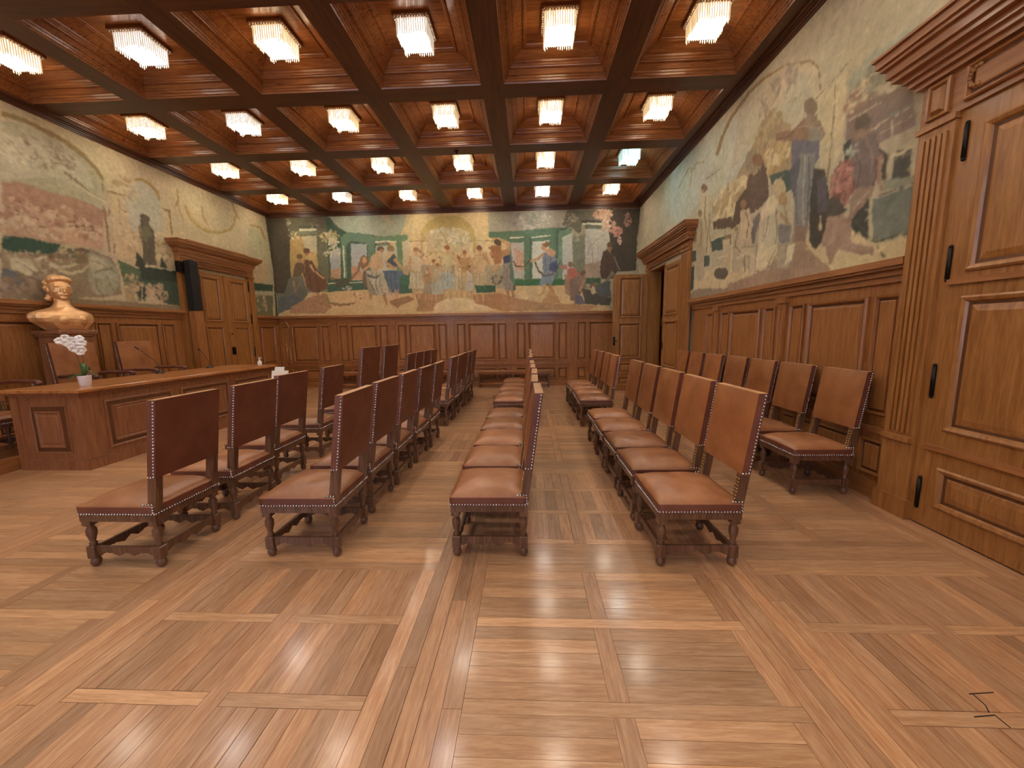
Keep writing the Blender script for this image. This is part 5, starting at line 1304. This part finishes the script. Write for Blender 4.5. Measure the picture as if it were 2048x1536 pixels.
def row(parts, xc, ys, desc, group, name='leather_chair', half=0.26, dx=None):
    for i, y in enumerate(ys):
        nth = TH[i] if i < len(ys) - 1 else 'farthest'
        place(parts, (xc + rj.uniform(-.012, .012) + (dx[i] if dx else 0), y + half, 0), math.radians(rj.uniform(-1.1, 1.1)), name, '%s nail-studded brown leather chair %s' % (nth, desc), 'chair', group)
row(std, -2.745, (2.28, 2.94, 3.68, 4.55), 'in the leftmost row, front group beside the long desk', 'chairs of the leftmost row, front group', dx=(0, 0, -.12, -.12))
row(std, -1.60, (2.42, 3.07, 3.71, 4.36, 4.99), 'in the second row from the left, front group', 'chairs of the second row, front group')
row(std, -0.28, (2.45, 3.06, 3.67, 4.28, 4.89), 'in the middle row, front group', 'chairs of the middle row, front group')
row(std, 1.10, (2.36, 2.98, 3.59, 4.20, 4.83), 'in the second row from the right, front group', 'chairs of the row right of the aisle, front group')
row(std, -2.745, (7.45, 8.10, 8.75, 9.40), 'in the leftmost row, rear group near the bench wall', 'chairs of the leftmost row, rear group')
row(std, -1.62, (6.20, 6.81, 7.42, 8.03, 8.64), 'in the second row from the left, rear group', 'chairs of the second row, rear group')
row(std, -0.29, (6.08, 6.69, 7.30, 7.91, 8.52), 'in the middle row, rear group', 'chairs of the middle row, rear group')
row(std, 1.12, (6.12, 6.73, 7.34, 7.95), 'in the second row from the right, rear group', 'chairs of the row right of the aisle, rear group')
row(std, 2.725, (3.50, 4.17, 4.79, 5.43, 6.08, 6.72, 7.36), 'with its back to the right wall panelling', 'chairs along the right wall')
for i, y in enumerate((5.42, 6.30)):
    place(tall, (-2.78, y + .33, 0), 0, 'tall_leather_chair', '%s of two taller brown leather chairs in the leftmost row' % ('nearer', 'farther')[i], 'chair', 'taller chairs in the leftmost row')
for i, (y, lb) in enumerate(((4.28, 'leather armchair behind the near left end of the desk, mostly cut by the picture edge'), (5.45, 'leather armchair behind the desk in front of the golden bust'), (6.36, 'leather armchair behind the desk beside the double door'))):
    place(arm, (-6.52, y, 0.15), PI, 'leather_armchair', lb, 'armchair', 'armchairs behind the desk')

# ---------------------------------------------------------------- dais, desk
mb = MB(); mb.box(-7.35, 3.9, 0, -6.12, 7.75, 0.15); dais = tag(mb.build('platform', 'oaky'), 'low wooden platform behind the long desk, carrying the armchairs', 'platform')
desk = tag(thing('council_desk', (-5.6, 5.8, 0)), 'long panelled oak council desk with thick top, left of the leftmost chair row', 'desk')
def DT(u, v, wv): return (-5.235 + wv + 5.6, u - 5.8, v)
def DF(u, v, wv): return (u + 5.6, 4.165 - wv - 5.8, v)
mb = MB(); mb.box(-6.02 + 5.6, 4.165 - 5.8, 0.0, -5.235 + 5.6, 7.52 - 5.8, 0.92); mb.build('body', 'desk', desk)
mb = MB(); mb.bbox(-6.15 + 5.6, 4.09 - 5.8, 0.932, -5.15 + 5.6, 7.60 - 5.8, 0.972, .008); mb.build('desk_top', 'desktop', desk)
mb = MB(); mb.box(-6.10 + 5.6, 4.125 - 5.8, 0.90, -5.19 + 5.6, 7.56 - 5.8, 0.934); mb.box(-6.06 + 5.6, 4.145 - 5.8, 0.875, -5.215 + 5.6, 7.54 - 5.8, 0.90); mb.build('top_moulding', 'desk', desk)
mb = MB(); mb.box(-6.06 + 5.6, 4.13 - 5.8, 0.0, -5.20 + 5.6, 7.55 - 5.8, 0.11); mb.box(-6.045 + 5.6, 4.148 - 5.8, 0.11, -5.218 + 5.6, 7.535 - 5.8, 0.13); mb.build('plinth', 'desk', desk)
for a in (4.40, 5.45, 6.50): panel(DT, a, a + 0.92, 0.19, 0.80, [(0, 0), (0, .014), (.02, .02), (.035, .006), (.075, .004), (.08, .018), (.1, .02), (.115, .006), (.125, .012), (.13, .012)], desk, 0, 'desk', 'desk_panel')
panel(DF, -5.88, -5.42, 0.20, 0.78, [(0, 0), (0, .008), (.012, .010), (.02, .002), (.07, .002), (.07, .016), (.085, .02), (.1, .006), (.115, .006), (.13, .016), (.135, .016)], desk, 0, 'desk', 'desk_panel')
mb = MB(); slab(mb, DF, -6.10, -6.0, 0, 0.93, -0.04, 0.012); mb.build('corner_post', 'desk', desk)

# pedestal and bust
px_, py_ = -7.12, 5.64
ped = tag(thing('pedestal', (px_, py_, 0.15)), 'dark wooden pedestal under the golden bust against the left wall', 'pedestal')
mb = MB(); mb.bbox(-.18, -.22, .12, .18, .22, 1.44, .004); mb.build('shaft', 'desk', ped)
mb = MB(); mb.bbox(-.21, -.26, 0, .21, .26, .12, .01); mb.build('base', 'desk', ped)
mb = MB(); mb.box(-.20, -.24, 1.44, .20, .24, 1.48); mb.bbox(-.22, -.265, 1.48, .22, .265, 1.53, .008); mb.build('cap', 'desk', ped)
mb = MB()
prof = [(0, .13, .22, .01), (.03, .15, .25, 0), (.07, .17, .285, -.01), (.12, .185, .345, -.02), (.17, .185, .37, -.025), (.215, .178, .365, -.025), (.25, .165, .34, -.02), (.28, .145, .275, -.01), (.305, .12, .195, 0), (.335, .095, .13, 0), (.375, .080, .094, 0), (.42, .074, .080, 0), (.47, .07, .075, 0)]
v = []; f = []; n = 28
for z, rx, ry, oy in prof:
    for i in range(n):
        a = 2 * PI * i / n; fold = 1 + (0.07 * math.sin(7 * a + z * 6) + 0.03 * math.sin(15 * a)) * max(0, 1 - z / .26); v.append((rx * math.cos(a) * fold + .01, oy + ry * math.sin(a) * fold, z))
for j in range(len(prof) - 1):
    for i in range(n): f.append((j * n + i, j * n + (i + 1) % n, (j + 1) * n + (i + 1) % n, (j + 1) * n + i))
f.append(tuple(range(n - 1, -1, -1))); f.append(tuple((len(prof) - 1) * n + i for i in range(n))); mb.add(v, f, True)
HR = Matrix.Rotation(math.radians(-14), 3, 'Z')
def B_(c, r, sx=1, sy=1, sz=1):
    c = Vector(c)
    if c.z > .44: q = HR @ Vector((c.x, c.y, 0)) * 1.14; mb.ball((q.x, q.y, .43 + (c.z - .44) * 1.14), r * 1.14, 18, 12, sx, sy, sz, HR)
    else: mb.ball(tuple(c), r, 18, 12, sx, sy, sz)
B_((.12, -.10, .15), .085); B_((.12, .10, .15), .085)
B_((0, 0, .590), .13, .98, .82, 1.12); B_((.035, 0, .535), .088, 1, .88, 1.1); B_((.085, 0, .476), .036, 1, 1.1, .9)      # skull, jaw, chin
B_((.122, 0, .568), .018, 1.35, .75, 2.0); B_((.142, 0, .547), .0165, 1.1, 1.1, .8)                                     # nose
B_((.116, 0, .518), .018, 1, 1.7, .40); B_((.112, 0, .502), .018, 1, 1.5, .42)                                             # lips
for s_ in (-1, 1):
    B_((.088, s_ * .042, .587), .0165, .8, 1.3, .8); B_((.103, s_ * .042, .617), .024, .9, 1.6, .42); B_((.068, s_ * .06, .55), .034, 1, .8, 1); B_((.0, s_ * .108, .575), .028, .9, .4, 1.3)
for i in range(22):                                                                                                            # waved hair, rolled up
    a = PI * (0.18 + 0.64 * i / 21) + PI / 2
    for r_, z_, q in ((.118, .66, .036), (.12, .60, .034)): B_((r_ * math.cos(a) * .98 - .01, r_ * math.sin(a) * .86, z_ + .012 * math.sin(i * 2.1)), q)
for i in range(9): a = -PI / 2 + PI * i / 8; B_((.062 * math.cos(a) + .02, .085 * math.sin(a), .695 + .02 * math.cos(a)), .036)
B_((-.055, 0, .735), .058, 1.1, 1.25, .75); B_((.02, .03, .742), .036, 1.2, 1.3, .7); B_((-.11, 0, .66), .07)
for c in ((-.085, -.065, .50), (-.10, -.03, .475), (-.085, .06, .50), (-.07, -.085, .465)): B_(c, .036)
bust = mb.build('bust', 'gold'); bust.location = (px_, py_, 1.684); bust.rotation_euler = (0, 0, math.radians(-6)); bust.scale = (1.03, 1.03, 1.03)
md = bust.modifiers.new('remesh', 'REMESH'); md.mode = 'VOXEL'; md.voxel_size = 0.005; md.use_smooth_shade = True
md = bust.modifiers.new('smooth', 'SMOOTH'); md.factor = 0.5; md.iterations = 1
tag(bust, 'golden bust of a woman with rolled-up hair and bare draped shoulders', 'bust')

# ---------------------------------------------------------------- things on the desk
orchid = tag(thing('potted_orchid', (-5.52, 4.48, 0.972)), 'white orchid in a white pot on the near corner of the desk', 'potted plant')
mb = MB(); mb.lathe([(.050, 0), (.053, .004), (.066, .115), (.070, .125), (.064, .125), (.055, .09)], n=24); mb.build('pot', 'pot', orchid)
mb = MB(); mb.lathe([(.02, .085), (.058, .105)], n=16); mb.build('soil', 'dark', orchid)
rl = random.Random(2)
for az, ln, up in ((200, .17, .03), (20, .10, .06), (250, .14, .02), (110, .12, .10), (330, .09, .13)):
    a = math.radians(az); mb = MB(); v = []; f = []; k = 7
    for i in range(k + 1):
        t = i / k; r = ln * t; z = .11 + up * math.sin(t * PI * .8) * 1.4 - .05 * t * t; wd = .026 * math.sin(PI * (0.12 + .88 * t) ** .8) + .002
        for q in (-1, 0, 1): v.append((r * math.cos(a) - q * wd * math.sin(a), r * math.sin(a) + q * wd * math.cos(a), z + abs(q) * .008))
    for i in range(k):
        for q in range(2): b_ = i * 3 + q; f.append((b_, b_ + 1, b_ + 4, b_ + 3))
    mb.add(v, f, True); o = mb.build('leaf', 'leaf', orchid); md = o.modifiers.new('s', 'SOLIDIFY'); md.thickness = .003
mb = MB(); mb.tube([(0, 0, .1), (.005, -.0, .2), (.0, -.005, .21)], .018, 10); mb.build('leaf_sheath', 'leaf', orchid)
fl = []
for pts in ([(-.005, 0, .11), (-.02, -.01, .28), (-.035, -.02, .46), (-.055, -.04, .56), (-.11, -.07, .565)], [(.01, 0, .11), (.015, .005, .30), (.02, .0, .46), (.045, -.01, .55), (.07, -.03, .50)]):
    mb = MB(); mb.tube(pts, .0035, 6); mb.build('flower_stem', 'stem', orchid)
for c in ((-.13, -.09, .555), (-.10, -.05, .595), (-.08, -.07, .535), (-.045, -.04, .565), (-.035, -.06, .50), (-.055, -.02, .49), (-.015, -.05, .46), (.04, -.02, .58), (.065, -.02, .53), (.05, -.05, .49), (.075, -.04, .45), (.03, -.01, .535), (.06, -.05, .42)):
    a0 = rl.uniform(0, 2 * PI); mb = MB(); dr = Vector((.75, -.62, rl.uniform(-.2, .2))).normalized(); s1 = dr.cross(Vector((0, 0, 1))).normalized(); s2 = dr.cross(s1)
    for i in range(5):
        a = a0 + 2 * PI * i / 5; q = s1 * math.cos(a) + s2 * math.sin(a); pr = dr.cross(q); ctr = Vector(c) + dr * .004; pts = []
        for t, wd in ((0.1, .006), (.5, .024), (.85, .021), (1.05, .005)): pts += [tuple(ctr + q * .042 * t + pr * wd + dr * .008 * t), tuple(ctr + q * .042 * t - pr * wd + dr * .008 * t)]
        mb.add(pts, [(0, 1, 3, 2), (2, 3, 5, 4), (4, 5, 7, 6)], True)
    mb.ball(c, .007, 8, 5); o = mb.build('flower', 'petal', orchid); md = o.modifiers.new('s', 'SOLIDIFY'); md.thickness = .0015
def mic(loc, tip, lb):
    t = tag(thing('gooseneck_microphone', loc), lb, 'microphone', 'gooseneck microphones on the desk')
    mb = MB(); mb.lathe([(.062, 0), (.062, .010), (.045, .022), (.018, .028), (.010, .045)], n=20); mb.build('base', 'blackplastic', t)
    p = Vector(tip); mid = Vector((p.x * .25, p.y * .25, p.z * .55)); mb = MB(); pts = [(0, 0, .03), (0, 0, .12), tuple(mid), tuple(p * .85 + Vector((0, 0, .03))), tuple(p)]; mb.tube(pts, .004, 7); mb.build('gooseneck', 'blackplastic', t)
    mb = MB(); d_ = (p - Vector(pts[3])).normalized(); mb.tube([tuple(p), tuple(p + d_ * .02), tuple(p + d_ * .05), tuple(p + d_ * .06)], .011, 9, .009); mb.build('capsule', 'black', t)
mic((-6.02, 5.95, .972), (-.22, -.08, .40), 'black gooseneck microphone on the desk in front of the middle armchair')
mic((-6.02, 6.93, .972), (-.16, .02, .33), 'black gooseneck microphone on the desk in front of the double door')
bt = tag(thing('pump_bottle', (-5.42, 7.46, .972)), 'small white pump bottle on the far end of the desk', 'bottle')
mb = MB(); mb.lathe([(.036, 0), (.040, .006), (.040, .062), (.034, .076), (.016, .086), (.013, .10)], n=18); mb.build('body', 'white', bt)
mb = MB(); mb.lathe([(.016, .10), (.016, .118), (.006, .12), (.006, .142)], n=12); mb.tube([(-.022, 0, .146), (.022, 0, .147), (.05, 0, .144)], .007, 8); mb.build('pump', 'white', bt)

# white notice holder standing between the desk and the leftmost row
t = tag(thing('notice_stand', (-4.02, 5.95, 0)), 'white notice holder on a thin post between desk and leftmost chairs', 'notice stand')
mb = MB(); mb.lathe([(.16, 0), (.16, .012), (.02, .02)], n=24); mb.build('base', 'white', t)
mb = MB(); mb.tube([(0, 0, .015), (0, 0, .80)], .014, 10); mb.build('post', 'white', t)
mb = MB(); mb.add([(-.13, -.04, .72), (.13, -.04, .72), (.13, .03, .72), (-.13, .03, .72), (-.13, .02, .99), (.13, .02, .99), (.13, .05, .99), (-.13, .05, .99)], [(0, 1, 5, 4), (1, 2, 6, 5), (2, 3, 7, 6), (3, 0, 4, 7), (4, 5, 6, 7), (0, 3, 2, 1)]); mb.build('sheet_holder', 'winpane', t)
mb = MB(); mb.add([(-.09, .03, .99), (.06, .03, .99), (.06, .05, .99), (-.09, .05, .99), (-.09, .05, 1.05), (.06, .05, 1.05), (.06, .065, 1.05), (-.09, .065, 1.05)], [(0, 1, 5, 4), (1, 2, 6, 5), (2, 3, 7, 6), (3, 0, 4, 7), (4, 5, 6, 7), (0, 3, 2, 1)]); mb.build('name_card', 'winpane', t)

# column loudspeaker on the left door frame, wooden box below it
t = tag(thing('column_loudspeaker', (XL + 0.12, 8.06, 2.12)), 'tall black column loudspeaker fixed to the left door frame', 'loudspeaker')
mb = MB(); mb.bbox(.03, -.10, 0, .19, .10, 1.04, .012); mb.build('cabinet', 'black', t)
mb = MB(); mb.bbox(.19, -.085, .02, .200, .085, 1.02, .003); mb.build('grille', 'black', t)
mb = MB(); mb.box(0, -.03, .2, .04, .03, .26); mb.box(0, -.03, .8, .04, .03, .86); mb.box(-.005, -.24, .78, .06, -.05, 1.0); mb.build('bracket', 'iron', t)
t = tag(thing('cable_casing', (XL + 0.14, 8.08, 0)), 'plain upright oak casing under the black column loudspeaker', 'cable casing')
mb = MB(); mb.bbox(0, -.11, 0, .15, .11, 2.10, .006); mb.build('casing', 'oak', t)

# brass arched stand in the far left corner
t = tag(thing('arched_stand', (-6.98, 10.72, 0)), 'thin brass arched stand with small knobs in the far left corner', 'stand')
mb = MB(); pts = [(-.15, 0, .02)] + [(-.15 * math.cos(PI * i / 12), 0, 1.78 + .19 * math.sin(PI * i / 12)) for i in range(13)] + [(.15, 0, 1.3)]; mb.tube(pts, .009, 8); mb.build('arch', 'brass', t)
mb = MB(); mb.tube([(.05, 0, .02), (.05, 0, 1.70)], .006, 8); mb.tube([(.15, 0, 1.3), (.15, 0, .02)], .006, 8); mb.tube([(.17, 0, 1.28), (.27, 0, 1.28)], .008, 8); mb.tube([(-.2, 0, 1.28), (-.12, 0, 1.28)], .008, 8); mb.tube([(.0, 0, 1.16), (.12, 0, 1.16)], .008, 8); mb.tube([(.25, 0, 1.28), (.25, 0, 1.8)], .005, 8); mb.build('rods', 'brass', t)
mb = MB()
for c in ((.05, -.01, 1.70), (.02, -.01, 1.54), (-.18, -.01, 1.28), (.22, -.01, 1.28), (.10, -.01, 1.16), (.25, 0, 1.8)): mb.ball(c, .016, 10, 7)
mb.build('knobs', 'brass', t)
mb = MB(); mb.box(-.2, -.13, 0, .3, .13, .025); mb.build('foot', 'brass', t)

# benches along the back wall
for i, (a, b, lb) in enumerate(((-1.45, 0.65, 'low oak bench against the far wall, right one behind the middle row'), (-3.72, -1.62, 'low oak bench against the far wall, middle one of three'), (-5.98, -3.88, 'low oak bench against the far wall, left one near the desk end'))):
    t = tag(thing('bench', ((a + b) / 2, 10.84, 0)), lb, 'bench', 'benches along the far wall'); L2 = (b - a) / 2
    mb = MB(); mb.bbox(-L2, -.20, .44, L2, .20, .475, .006); mb.build('seat', 'oakh', t)
    mb = MB(); mb.box(-L2 + .04, -.17, .385, L2 - .04, -.145, .44); mb.box(-L2 + .04, .145, .385, L2 - .04, .17, .44); mb.build('apron', 'oakh', t)
    for x in (-L2 + .07, 0, L2 - .07):
        for y in (-.155, .155): mb = MB(); mb.lathe([(.018, 0), (.026, .02), (.026, .10), (.018, .12), (.026, .2), (.024, .30), (.018, .33), (.027, .35), (.027, .42)], x, y, 10); mb.build('leg', 'chairwood', t)
    mb = MB(); mb.box(-L2 + .07, -.165, .10, L2 - .07, -.14, .14); mb.build('stretcher', 'oakh', t)
